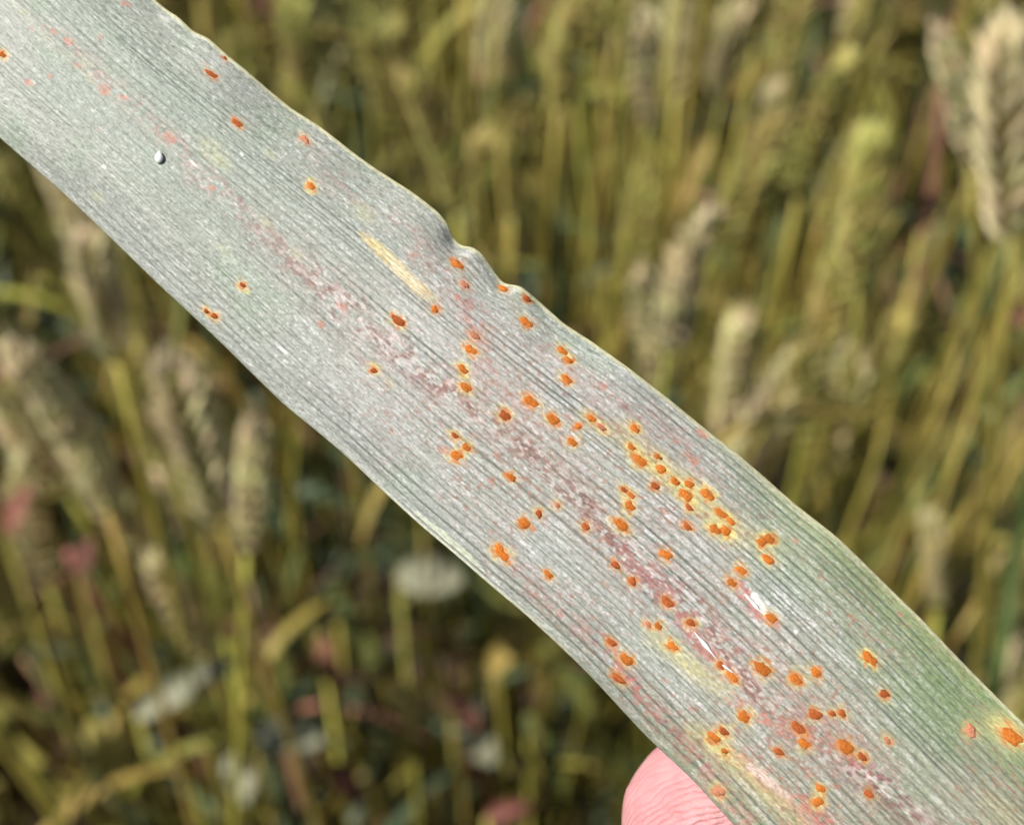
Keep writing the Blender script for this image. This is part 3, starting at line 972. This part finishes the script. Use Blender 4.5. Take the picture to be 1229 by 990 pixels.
# pustules: x, y, length, width (photograph pixels), tone (0 bright orange, 1 rust red, 2 dull), halo
PUST = [(252, 87, 17, 7, 1, .2), (284, 147, 15, 8, 1, .2), (364, 164, 13, 7, 2, .2), (373, 223, 11, 8, 0, .9), (2, 65, 10, 8, 0, .8), (269, 68, 6, 4, 1, 0),
        (291, 342, 8, 6, 1, .9), (245, 372, 7, 5, 1, .9), (255, 378, 9, 7, 1, .9), (548, 315, 15, 9, 0, .2), (557, 340, 12, 7, 2, .1), (522, 372, 9, 9, 0, .2), (603, 343, 12, 8, 0, .3),
        (632, 356, 10, 7, 1, .2), (631, 385, 17, 10, 0, .3), (478, 385, 19, 12, 1, .5), (675, 420, 14, 8, 0, .5), (682, 431, 11, 8, 0, .5), (680, 455, 14, 9, 0, .5), (565, 420, 16, 11, 0, .5),
        (570, 403, 14, 9, 2, .2), (556, 444, 14, 9, 0, .9), (559, 465, 14, 11, 0, .7), (449, 445, 9, 7, 1, .8), (637, 482, 19, 13, 0, .5), (664, 504, 19, 12, 0, .6), (606, 499, 14, 13, 1, .6),
        (694, 512, 8, 8, 0, .3), (687, 531, 12, 10, 0, .4), (710, 502, 13, 8, 0, .6), (722, 513, 14, 6, 2, .5), (762, 514, 12, 8, 0, .8), (758, 537, 10, 7, 0, .7), (768, 552, 18, 12, 0, .8),
        (790, 548, 9, 6, 0, .6), (793, 563, 13, 10, 0, .8), (810, 578, 11, 9, 0, .8), (827, 581, 11, 10, 0, .8), (823, 594, 17, 12, 0, .9), (849, 593, 18, 11, 0, .9), (786, 583, 11, 9, 1, .3),
        (827, 609, 10, 7, 1, .5), (866, 616, 17, 8, 0, .9), (877, 625, 13, 8, 0, .7), (858, 635, 14, 12, 0, .9), (871, 637, 14, 11, 0, .9), (825, 632, 11, 9, 1, .3), (749, 588, 10, 6, 1, .5),
        (757, 594, 12, 7, 0, .5), (756, 607, 14, 11, 0, .7), (746, 630, 22, 11, 0, .6), (703, 632, 10, 9, 1, .3), (799, 666, 14, 11, 0, .4), (890, 684, 13, 10, 0, .5), (878, 699, 12, 10, 0, .4),
        (546, 523, 10, 7, 1, .6), (560, 537, 12, 9, 0, .6), (548, 547, 13, 12, 0, .8), (614, 573, 12, 9, 0, .4), (647, 617, 11, 8, 1, .5), (629, 628, 16, 12, 0, .3), (601, 663, 22, 13, 0, .7),
        (658, 689, 12, 8, 0, .3), (739, 678, 12, 9, 1, .3), (759, 697, 11, 10, 1, .3), (801, 722, 16, 12, 1, .3), (790, 751, 10, 9, 0, .4), (778, 749, 9, 7, 2, .4), (829, 747, 12, 9, 1, .6),
        (669, 607, 7, 6, 2, .3), (915, 650, 13, 12, 0, .7), (924, 646, 13, 11, 0, .6), (922, 671, 15, 11, 0, .6), (925, 742, 14, 11, 0, .4), (807, 775, 14, 10, 0, .7), (752, 792, 19, 11, 0, .6),
        (734, 771, 12, 8, 1, .3), (742, 815, 18, 9, 1, .3), (915, 802, 20, 15, 0, .5), (955, 815, 16, 12, 0, .7), (979, 807, 15, 10, 0, .4), (1044, 790, 19, 12, 0, .9), (1061, 832, 12, 10, 1, .4),
        (879, 812, 16, 9, 0, .5), (865, 798, 11, 8, 1, .4), (978, 857, 15, 14, 1, .3), (893, 860, 14, 13, 0, .6), (869, 878, 13, 9, 1, .7), (857, 885, 16, 11, 0, .8), (870, 902, 8, 7, 0, .9),
        (864, 952, 14, 14, 2, .5), (958, 873, 18, 13, 1, .3), (965, 892, 14, 12, 0, .4), (935, 902, 14, 8, 1, .2), (985, 946, 11, 9, 0, .5), (982, 962, 12, 12, 0, .7), (1166, 877, 16, 14, 2, .5),
        (1216, 884, 24, 18, 0, 1.0), (999, 856, 9, 7, 1, .3), (1011, 856, 11, 8, 1, .3), (1015, 896, 24, 13, 0, .3), (1035, 908, 12, 9, 1, .4), (1065, 888, 9, 7, 2, .3), (1043, 952, 13, 9, 1, .2)]
for (px, py, l, wd, tone, halo) in PUST:
    x0, y0 = loc(px, py)
    hx, hy = l / 36 + .22, wd / 36 + .20
    m = np.abs(Xg[:, 0] - x0) < 2.2 * hx
    if not m.any(): continue
    q = np.sqrt(((Xg[m] - x0) / hx) ** 2 + ((Y[m] - y0) / hy) ** 2) + 1.5 * (grain[m] - .5) + .7 * (g1b[m] - .5)
    f = np.exp(-(q / 1.10) ** 4)
    C[m] = mix(C[m], (0.72, 0.63, 0.22), f * halo * (.55 + .9 * g1b[m]))
    q2 = np.sqrt(((Xg[m] - x0) / (l / 36 + .05)) ** 2 + ((Y[m] - y0) / (wd / 36 + .05)) ** 2) + 1.5 * (gr2[m] - .5) + .6 * (g1b[m] - .5)
    C[m] = mix(C[m], (0.52, 0.17, 0.05) if tone < 2 else (.55, .26, .16), np.exp(-(q2 / 1.02) ** 6) * .8)
dust = np.zeros(T.shape)
for (px, py, l, wd, tone, halo) in PUST:
    x0, y0 = loc(px, py)
    m = np.abs(Xg[:, 0] - x0) < 2.6
    if m.any():
        dust[m] = np.maximum(dust[m], np.exp(-(((Xg[m] - x0) / (l / 36 + .75)) ** 2 + ((Y[m] - y0) / (wd / 36 + .45)) ** 2)))
C = mix(C, (0.56, 0.20, 0.06), sstep(.66, .82, dust * .40 + .30 * rs.rand(*T.shape) + .34 * vnoise(Xg * 5 + 12, Y * 8 + 640, 171)) * .5)
# pale hyaline margins; sunlit rim of the lower curl painted brighter at mid-length
C = mix(C, (0.60, 0.58, 0.36), sstep(.976, .994, S) * .9)
C = mix(C, (0.62, 0.63, 0.50), sstep(.985, .997, -S) * (.25 + .7 * np.exp(-((Xg - loc(570, 680)[0]) / 9) ** 2)))
C = np.clip(C, 0.01, 0.9)

# ---- mesh: dense upper face, rounded margins, coarse underside
TH = 0.24
prof = []                                        # (t index for colour, offset along s in mm, dz)
nx = len(xs)
rows_xyz, rows_col = [], []
for j in range(NT):
    rows_xyz.append(np.stack([xs, Y[:, j], Z[:, j]], -1)); rows_col.append(C[:, j])
for a_ in (0.25, 0.5, 0.75, 1.0):
    th = a_ * math.pi
    rows_xyz.append(np.stack([xs, Y[:, -1] + TH / 2 * math.sin(th), Z[:, -1] - TH / 2 * (1 - math.cos(th))], -1)); rows_col.append(C[:, -1])
for u in np.linspace(1, 0, 14)[1:-1]:
    j = int(u * (NT - 1))
    rows_xyz.append(np.stack([xs, Y[:, j], Z[:, j] - TH], -1)); rows_col.append(C[:, j] * np.array([.75, .95, .7]))
for a_ in (1.0, 0.75, 0.5, 0.25):
    th = a_ * math.pi
    rows_xyz.append(np.stack([xs, Y[:, 0] - TH / 2 * math.sin(th), Z[:, 0] - TH / 2 * (1 - math.cos(th))], -1)); rows_col.append(C[:, 0])
P = np.stack(rows_xyz, 0); CC = np.stack(rows_col, 0)
nr = P.shape[0]
verts = (P.reshape(-1, 3) / 1000.0).astype(np.float32)
I = np.arange(nr)[:, None] * nx + np.arange(nx)[None, :]
I2 = np.roll(I, -1, 0)
quads = np.stack([I[:, :-1], I[:, 1:], I2[:, 1:], I2[:, :-1]], -1).reshape(-1, 4)
capA = I[:, 0][::-1]; capB = I[:, -1]
me = bpy.data.meshes.new('wheat_leaf')
nq = len(quads)
me.vertices.add(len(verts)); me.vertices.foreach_set('co', verts.ravel())
me.loops.add(nq * 4 + 2 * nr)
me.loops.foreach_set('vertex_index', np.concatenate([quads.ravel(), capA, capB]).astype(np.int32))
me.polygons.add(nq + 2)
me.polygons.foreach_set('loop_start', np.concatenate([np.arange(nq) * 4, [nq * 4, nq * 4 + nr]]).astype(np.int32))
me.polygons.foreach_set('use_smooth', np.ones(nq + 2, bool))
me.update(calc_edges=True)
me.validate()
ca = me.color_attributes.new('pigment', 'FLOAT_COLOR', 'POINT')
rgba = np.ones((len(verts), 4), np.float32); rgba[:, :3] = CC.reshape(-1, 3)
ca.data.foreach_set('color', rgba.ravel())


def leaf_mat():
    m, n, p = new_mat('rusted_leaf')
    N, L = n.nodes, n.links
    at_ = N.new('ShaderNodeAttribute'); at_.attribute_name = 'pigment'
    tc = N.new('ShaderNodeTexCoord'); mp = N.new('ShaderNodeMapping')
    mp.inputs['Scale'].default_value = (2600, 9000, 6000)
    L.new(tc.outputs['Object'], mp.inputs[0])
    nz = N.new('ShaderNodeTexNoise'); nz.inputs['Scale'].default_value = 1; nz.inputs['Detail'].default_value = 3
    L.new(mp.outputs[0], nz.inputs['Vector'])
    mr = N.new('ShaderNodeMapRange'); mr.inputs['From Min'].default_value = .3; mr.inputs['From Max'].default_value = .7
    mr.inputs['To Min'].default_value = .72; mr.inputs['To Max'].default_value = 1.28
    L.new(nz.outputs['Fac'], mr.inputs['Value'])
    vm = N.new('ShaderNodeVectorMath'); vm.operation = 'SCALE'
    L.new(at_.outputs['Color'], vm.inputs[0]); L.new(mr.outputs[0], vm.inputs['Scale'])
    L.new(vm.outputs[0], p.inputs['Base Color'])
    rr = N.new('ShaderNodeMapRange'); rr.inputs['To Min'].default_value = .34; rr.inputs['To Max'].default_value = .62
    L.new(nz.outputs['Fac'], rr.inputs['Value']); L.new(rr.outputs[0], p.inputs['Roughness'])
    p.inputs['Specular IOR Level'].default_value = 0.5
    b = N.new('ShaderNodeBump'); b.inputs['Strength'].default_value = 0.5; b.inputs['Distance'].default_value = 0.00004
    L.new(nz.outputs['Fac'], b.inputs['Height']); L.new(b.outputs[0], p.inputs['Normal'])
    tl = N.new('ShaderNodeBsdfTranslucent'); mx = N.new('ShaderNodeMixShader'); mx.inputs[0].default_value = .10
    L.new(vm.outputs[0], tl.inputs[0])
    L.new(p.outputs[0], mx.inputs[1]); L.new(tl.outputs[0], mx.inputs[2]); L.new(mx.outputs[0], N['Material Output'].inputs['Surface'])
    return m


leaf = empty('wheat_leaf')
leaf.matrix_world = CM @ LM
props(leaf, 'broad grey green wheat leaf blotched with orange rust pustules, held by a fingertip', 'leaf')
obj('leaf_blade', me, leaf_mat(), leaf)


def surf(px, py):
    x, y = loc(px, py)
    i = int(np.clip(np.searchsorted(xs, x), 1, nx - 2))
    j = int(np.clip(round((y - Y[i, 0]) / (Y[i, -1] - Y[i, 0]) * (NT - 1)), 1, NT - 2))
    z = Z[max(i - 3, 0):i + 4, max(j - 3, 0):j + 4].max()
    i0, i1 = max(i - 12, 0), min(i + 12, nx - 1); j0, j1 = max(j - 6, 0), min(j + 6, NT - 1)
    dzdx = (Z[i1, j] - Z[i0, j]) / (xs[i1] - xs[i0]); dzdy = (Z[i, j1] - Z[i, j0]) / (Y[i, j1] - Y[i, j0])
    return Vector((x, y, z)), Vector((-dzdx, -dzdy, 1)).normalized()


def spore_mat(name, c1, c2):
    m, n, p = new_mat(name)
    N, L = n.nodes, n.links
    tc = N.new('ShaderNodeTexCoord')
    oi = N.new('ShaderNodeObjectInfo')
    vo = N.new('ShaderNodeTexNoise'); vo.noise_dimensions = '4D'; vo.inputs['Scale'].default_value = 2.6; vo.inputs['Detail'].default_value = 6; vo.inputs['Roughness'].default_value = .75
    mu = N.new('ShaderNodeMath'); mu.operation = 'MULTIPLY'; mu.inputs[1].default_value = 50
    L.new(oi.outputs['Random'], mu.inputs[0]); L.new(mu.outputs[0], vo.inputs['W'])
    L.new(tc.outputs['Object'], vo.inputs['Vector'])
    cr = N.new('ShaderNodeValToRGB')
    cr.color_ramp.elements[0].position = .40; cr.color_ramp.elements[0].color = (*c1, 1)
    cr.color_ramp.elements[1].position = .66; cr.color_ramp.elements[1].color = (*c2, 1)
    L.new(vo.outputs['Fac'], cr.inputs[0])
    hs = N.new('ShaderNodeHueSaturation')
    mr = N.new('ShaderNodeMapRange'); mr.inputs['To Min'].default_value = .8; mr.inputs['To Max'].default_value = 1.15
    L.new(oi.outputs['Random'], mr.inputs['Value']); L.new(mr.outputs[0], hs.inputs['Value'])
    L.new(cr.outputs[0], hs.inputs['Color']); L.new(hs.outputs[0], p.inputs['Base Color'])
    p.inputs['Roughness'].default_value = .95
    p.inputs['Specular IOR Level'].default_value = .2
    b = N.new('ShaderNodeBump'); b.inputs['Strength'].default_value = 1.0; b.inputs['Distance'].default_value = .00009
    L.new(vo.outputs['Fac'], b.inputs['Height']); L.new(b.outputs[0], p.inputs['Normal'])
    return m


SPM = [spore_mat('spores_orange', (.46, .11, .015), (.76, .28, .05)), spore_mat('spores_rust', (.28, .06, .018), (.64, .19, .05)), spore_mat('spores_dull', (.48, .17, .09), (.68, .34, .20))]


def pustule_mesh(seed):
    """unit blister, half-length 1 in x and half-width 1 in y, ragged rim, grainy crest (z in units of 0.1 mm at scale)"""
    r = random.Random(seed)
    rings, sides = 5, 22
    ph_ = [r.uniform(0, 6.28) for _ in range(4)]
    V, F = [Vector((0, 0, 1.0))], []
    for i in range(1, rings + 1):
        u = i / rings
        for k in range(sides):
            t = 2 * math.pi * k / sides
            sq = 1 / max(abs(math.cos(t)), abs(math.sin(t)))
            rag = (.55 + .42 * min(sq, 1.25)) * (1 + .13 * math.sin(2 * t + ph_[0]) + .09 * math.sin(3 * t + ph_[1]) + .08 * math.sin(5 * t + ph_[2]) + r.uniform(-.10, .10))
            z = (1 - u ** 2.6) * (.85 + r.uniform(-.2, .2)) - (0.35 if i == rings else 0)
            V.append(Vector((math.cos(t) * u * rag, math.sin(t) * u * rag, z)))
    for k in range(sides):
        F.append((0, 1 + k, 1 + (k + 1) % sides))
    for i in range(rings - 1):
        for k in range(sides):
            a = 1 + i * sides; k2 = (k + 1) % sides
            F.append((a + k, a + sides + k, a + sides + k2, a + k2))
    return mesh_np('rust_pustule', V, F)


PM = []
for tone in range(3):
    PM.append([])
    for s in range(5):
        m_ = pustule_mesh(s * 7 + tone); m_.materials.append(SPM[tone]); PM[-1].append(m_)
for i, (px, py, l, wd, tone, halo) in enumerate(PUST):
    p, nrm = surf(px, py)
    o = obj('rust_pustule', PM[tone][i % 5], None, leaf)
    q = Vector((0, 0, 1)).rotation_difference(nrm)
    o.rotation_mode = 'QUATERNION'
    o.rotation_quaternion = q @ Quaternion((0, 0, 1), R.uniform(-.22, .12))
    p = p + nrm * 0.0
    o.location = p / 1000
    o.scale = (l / 36e3 * .98, wd / 36e3 * .90, .00010 + .00000 * wd)

# torn strips of bleached epidermis
m_torn, n_, p_ = new_mat('torn_epidermis')
nz_ = n_.nodes.new('ShaderNodeTexNoise'); nz_.inputs['Scale'].default_value = 900
tc_ = n_.nodes.new('ShaderNodeTexCoord'); n_.links.new(tc_.outputs['Object'], nz_.inputs['Vector'])
cr_ = n_.nodes.new('ShaderNodeValToRGB'); cr_.color_ramp.elements[0].color = (.80, .76, .72, 1); cr_.color_ramp.elements[1].color = (.90, .90, .88, 1)
n_.links.new(nz_.outputs['Fac'], cr_.inputs[0]); n_.links.new(cr_.outputs[0], p_.inputs['Base Color'])
p_.inputs['Roughness'].default_value = .3
for (a_, b_, wd) in [((832, 757), (862, 793), 6.5), ((866, 797), (881, 808), 4.5), ((893, 712), (915, 737), 6.5)]:
    pa, na = surf(*a_); pb, nb = surf(*b_)
    V, F = [], []
    L_ = (pb - pa).length
    d_ = (pb - pa).normalized(); s_ = na.cross(d_).normalized()
    seg = 12
    for i in range(seg + 1):
        u = i / seg
        ww = wd / 36 * (math.sin(math.pi * u ** (.8 if wd < 6.6 else 1.2)) * (.8 + .25 * math.sin(11 * u + a_[0])) + .03)
        c_ = pa.lerp(pb, u) + na * (.03 + .05 * math.sin(math.pi * u))
        for k, (v, zz) in enumerate(((-1, -.02), (-.4, .06), (.4, .07), (1, -.02), (0, -.06))):
            V.append((c_ + s_ * ww * v + na * zz - pa) / 1000)
    for i in range(seg):
        for k in range(5):
            k2 = (k + 1) % 5
            F.append((i * 5 + k, i * 5 + k2, i * 5 + 5 + k2, i * 5 + 5 + k))
    o = obj('torn_epidermis', mesh_np('torn_epidermis', V, F), m_torn, leaf)
    o.location = pa / 1000
    o['label'] = 'bleached white strip of torn leaf skin'

# the white droplet-shaped speck lying on the leaf
p, nrm = surf(191.5, 189.5)
V, F = [], []
for i in range(9):
    u = i / 8
    z = math.cos(math.pi * u)
    rr = math.sin(math.pi * u) * (1 - .28 * z * z * (1 if z > 0 else 0))
    for k in range(14):
        t = 2 * math.pi * k / 14
        V.append(Vector((math.cos(t) * rr * .25 * (1 - .3 * max(z, 0)), z * .36, math.sin(t) * rr * .2)) / 1000)
for i in range(8):
    for k in range(14):
        k2 = (k + 1) % 14
        F.append((i * 14 + k, i * 14 + k2, i * 14 + 14 + k2, i * 14 + 14 + k))
m_sp, n_, p_ = new_mat('white_speck')
nz_ = n_.nodes.new('ShaderNodeTexNoise'); nz_.inputs['Scale'].default_value = 2500
tc_ = n_.nodes.new('ShaderNodeTexCoord'); n_.links.new(tc_.outputs['Object'], nz_.inputs['Vector'])
cr_ = n_.nodes.new('ShaderNodeValToRGB'); cr_.color_ramp.elements[0].color = (.80, .80, .80, 1); cr_.color_ramp.elements[1].color = (.92, .92, .92, 1)
n_.links.new(nz_.outputs['Fac'], cr_.inputs[0]); n_.links.new(cr_.outputs[0], p_.inputs['Base Color'])
p_.inputs['Roughness'].default_value = .25
o = obj('insect_egg', mesh_np('insect_egg', V, F), m_sp)
o.matrix_world = CM @ LM @ Matrix.Translation((p + nrm * .17) / 1000) @ Matrix.Rotation(math.radians(38), 4, 'Z') @ Matrix.Scale(1.2, 4)
props(o, 'tiny shiny white egg shaped speck stuck to the leaf', 'speck')


# ------------------------------------------------------------------ the hand behind the leaf (camera axes, millimetres)
def skin_mat(core):
    m, n, p = new_mat('skin')
    N, L = n.nodes, n.links
    tc = N.new('ShaderNodeTexCoord')
    nz = N.new('ShaderNodeTexNoise'); nz.inputs['Scale'].default_value = 190; nz.inputs['Detail'].default_value = 8; nz.inputs['Roughness'].default_value = .7
    L.new(tc.outputs['Object'], nz.inputs['Vector'])
    cr = N.new('ShaderNodeValToRGB')
    cr.color_ramp.elements[0].position = .3; cr.color_ramp.elements[0].color = (.62, .25, .26, 1)
    cr.color_ramp.elements[1].position = .7; cr.color_ramp.elements[1].color = (.80, .43, .44, 1)
    L.new(nz.outputs['Fac'], cr.inputs[0]); L.new(cr.outputs[0], p.inputs['Base Color'])
    # fingerprint ridges: warped rings round the core of the pad
    n2 = N.new('ShaderNodeTexNoise'); n2.inputs['Scale'].default_value = 330; n2.inputs['Detail'].default_value = 2
    L.new(tc.outputs['Object'], n2.inputs['Vector'])
    dv = N.new('ShaderNodeVectorMath'); dv.operation = 'DISTANCE'; dv.inputs[1].default_value = core
    L.new(tc.outputs['Object'], dv.inputs[0])
    wob = N.new('ShaderNodeMath'); wob.operation = 'MULTIPLY_ADD'; wob.inputs[1].default_value = .0017
    L.new(n2.outputs['Fac'], wob.inputs[0]); L.new(dv.outputs['Value'], wob.inputs[2])
    fr = N.new('ShaderNodeMath'); fr.operation = 'MULTIPLY'; fr.inputs[1].default_value = 2 * math.pi / .00048
    L.new(wob.outputs[0], fr.inputs[0])
    sn = N.new('ShaderNodeMath'); sn.operation = 'SINE'; L.new(fr.outputs[0], sn.inputs[0])
    ad = N.new('ShaderNodeMath'); ad.operation = 'ADD'; ad.inputs[1].default_value = 1.0; L.new(sn.outputs[0], ad.inputs[0])
    pw = N.new('ShaderNodeMath'); pw.operation = 'POWER'; pw.inputs[1].default_value = .35; L.new(ad.outputs[0], pw.inputs[0])
    fall = N.new('ShaderNodeMapRange'); fall.inputs['From Min'].default_value = .009; fall.inputs['From Max'].default_value = .0145
    fall.inputs['To Min'].default_value = 1; fall.inputs['To Max'].default_value = .12
    L.new(dv.outputs['Value'], fall.inputs['Value'])
    h = N.new('ShaderNodeMath'); h.operation = 'MULTIPLY'; brk = N.new('ShaderNodeTexNoise'); brk.inputs['Scale'].default_value = 900; brk.inputs['Detail'].default_value = 3
    L.new(tc.outputs['Object'], brk.inputs['Vector'])
    bmr = N.new('ShaderNodeMapRange'); bmr.inputs['From Min'].default_value = .20; bmr.inputs['From Max'].default_value = .55; L.new(brk.outputs['Fac'], bmr.inputs['Value'])
    hb = N.new('ShaderNodeMath'); hb.operation = 'MULTIPLY'; L.new(pw.outputs[0], hb.inputs[0]); L.new(bmr.outputs[0], hb.inputs[1])
    L.new(hb.outputs[0], h.inputs[0]); L.new(fall.outputs[0], h.inputs[1])
    b = N.new('ShaderNodeBump'); b.inputs['Strength'].default_value = 1.0; b.inputs['Distance'].default_value = .00013
    L.new(h.outputs[0], b.inputs['Height'])
    b2 = N.new('ShaderNodeBump'); b2.inputs['Strength'].default_value = .3; b2.inputs['Distance'].default_value = .0001
    L.new(nz.outputs['Fac'], b2.inputs['Height']); L.new(b.outputs[0], b2.inputs['Normal']); L.new(b2.outputs[0], p.inputs['Normal'])
    p.inputs['Roughness'].default_value = .62
    p.inputs['Specular IOR Level'].default_value = .3
    p.inputs['Subsurface Weight'].default_value = .12
    p.inputs['Subsurface Radius'].default_value = (1.0, .3, .18)
    p.inputs['Subsurface Scale'].default_value = .0012
    return m


def build_hand():
    tipz = -(LEAFD * 1000) - 9.0
    chains = [   # index (supports the leaf from behind), thumb (pinches from the front), three curled fingers, palm, wrist
        [((14.9, -29.7, tipz), 7.5), ((15.1, -36, tipz - .2), 7.8), ((15.8, -46, tipz - .9), 7.4), ((16.5, -54, tipz - 2), 7.3), ((18, -70, tipz - 5), 8.0), ((20, -79, tipz - 7), 8.4), ((23, -98, tipz - 11), 8.8), ((26, -120, tipz - 16), 10.5)],
        [((37, -41, -100.4), 6.6), ((39.5, -49, -99.6), 8.2), ((43, -60, -99.5), 8.2), ((46, -68, -100.5), 8.6), ((50, -84, -104), 9.0), ((52, -102, -110), 10.5), ((48, -128, -121), 14), ((38, -160, -132), 15)],
        [((6, -122, -134), 10.3), ((2, -97, -120), 9.0), ((1, -86, -106), 8.5), ((3, -92, -94), 7.8), ((5, -103, -93), 7.4), ((6, -112, -98), 6.8)],
        [((-13, -128, -135), 9.8), ((-17, -105, -121), 8.6), ((-18, -95, -108), 8.1), ((-15, -101, -97), 7.4), ((-12, -111, -96), 7.0), ((-10, -119, -101), 6.5)],
        [((-30, -136, -135), 9.0), ((-35, -118, -124), 7.6), ((-36, -109, -113), 7.1), ((-33, -113, -104), 6.5), ((-29, -121, -103), 6.1), ((-27, -127, -107), 5.7)],
        [((26, -120, tipz - 16), 11), ((27, -150, -137), 14), ((20, -185, -140), 17)],
        [((6, -122, -135), 11), ((8, -152, -139), 14), ((12, -185, -141), 17)],
        [((-13, -128, -136), 10.5), ((-8, -155, -140), 13.5), ((2, -185, -142), 16)],
        [((-30, -136, -136), 9.5), ((-24, -160, -140), 12.5), ((-6, -187, -142), 15.5)],
        [((38, -160, -132), 14), ((24, -190, -140), 16), ((10, -215, -143), 18)],
        [((14, -185, -141), 18), ((6, -215, -143), 18.5), ((10, -260, -150), 22), ((14, -330, -162), 30), ((18, -400, -176), 36)],
        [((-2, -187, -142), 16), ((-2, -215, -144), 18), ((-4, -260, -151), 22), ((-4, -330, -163), 30), ((-2, -400, -177), 36)],
    ]
    bm = bmesh.new()
    for ch in chains:
        for (p0, r0), (p1, r1) in zip(ch[:-1], ch[1:]):
            a_, b_ = Vector(p0), Vector(p1)
            n = max(2, int((b_ - a_).length / 1.6))
            for i in range(n + 1):
                u = i / n
                bmesh.ops.create_icosphere(bm, subdivisions=2, radius=r0 + (r1 - r0) * u, matrix=Matrix.Translation(a_.lerp(b_, u)))
    m0 = bpy.data.meshes.new('hand_raw'); bm.to_mesh(m0); bm.free()
    tmp = bpy.data.objects.new('hand_raw', m0); COL.objects.link(tmp)
    rm = tmp.modifiers.new('r', 'REMESH'); rm.mode = 'VOXEL'; rm.voxel_size = 0.9; rm.use_smooth_shade = True
    sm = tmp.modifiers.new('s', 'SMOOTH'); sm.factor = .5; sm.iterations = 14
    dg = bpy.context.evaluated_depsgraph_get()
    me_ = bpy.data.meshes.new_from_object(tmp.evaluated_get(dg))
    bpy.data.objects.remove(tmp)
    me_.name = 'hand'
    n = len(me_.vertices)
    co = np.empty(n * 3, np.float32); me_.vertices.foreach_get('co', co)
    org = np.array([15.2, -29.6, tipz], np.float32)
    co = (co.reshape(-1, 3) - org) / 1000
    me_.vertices.foreach_set('co', co.ravel())
    me_.polygons.foreach_set('use_smooth', [True] * len(me_.polygons))
    me_.update()
    core = (0.0012, -0.0072, 0.0068)
    e = empty('hand')
    e.matrix_world = CM @ Matrix.Translation(Vector(org.tolist()) / 1000)
    props(e, 'bare pink hand, ridged fingertip pressed against the back of the leaf', 'hand')
    obj('skin', me_, skin_mat(core), e)
    # nails
    mn, nn, pn = new_mat('nail')
    nz = nn.nodes.new('ShaderNodeTexNoise'); nz.inputs['Scale'].default_value = 300
    cr = nn.nodes.new('ShaderNodeValToRGB'); cr.color_ramp.elements[0].color = (.68, .40, .36, 1); cr.color_ramp.elements[1].color = (.78, .52, .47, 1)
    nn.links.new(nz.outputs['Fac'], cr.inputs[0]); nn.links.new(cr.outputs[0], pn.inputs['Base Color']); pn.inputs['Roughness'].default_value = .25
    for (c, back, up_, rad) in [((15.0, -35.5, tipz), Vector((0, 0, -1)), Vector((0, 1, 0)), 7.0), ((38.5, -45, -100), Vector((.25, 0, 1)), Vector((-.25, 1, -.02)), 7.4)]:
        up_ = up_.normalized(); back = (back - up_ * back.dot(up_)).normalized(); sd_ = up_.cross(back)
        V, F = [], []
        for s in (0, 1):
            for i in range(7):
                u = i / 6
                for k in range(7):
                    t = (k / 6 - .5) * 1.5 * (1 - .12 * (2 * u - 1) ** 4)
                    rr = rad + .25 - .35 * s - 1.2 * max(0, u - .6) ** 2
                    V.append((Vector(c) + (back * math.cos(t) + sd_ * math.sin(t)) * rr + up_ * (u * 11 - 5.5) - Vector(org.tolist())) / 1000)
        for s in (0, 1):
            for i in range(6):
                for k in range(6):
                    q = s * 49 + i * 7 + k
                    f = (q, q + 1, q + 8, q + 7); F.append(f if s else f[::-1])
        obj('fingernail', mesh_np('fingernail', V, F), mn, e)


build_hand()
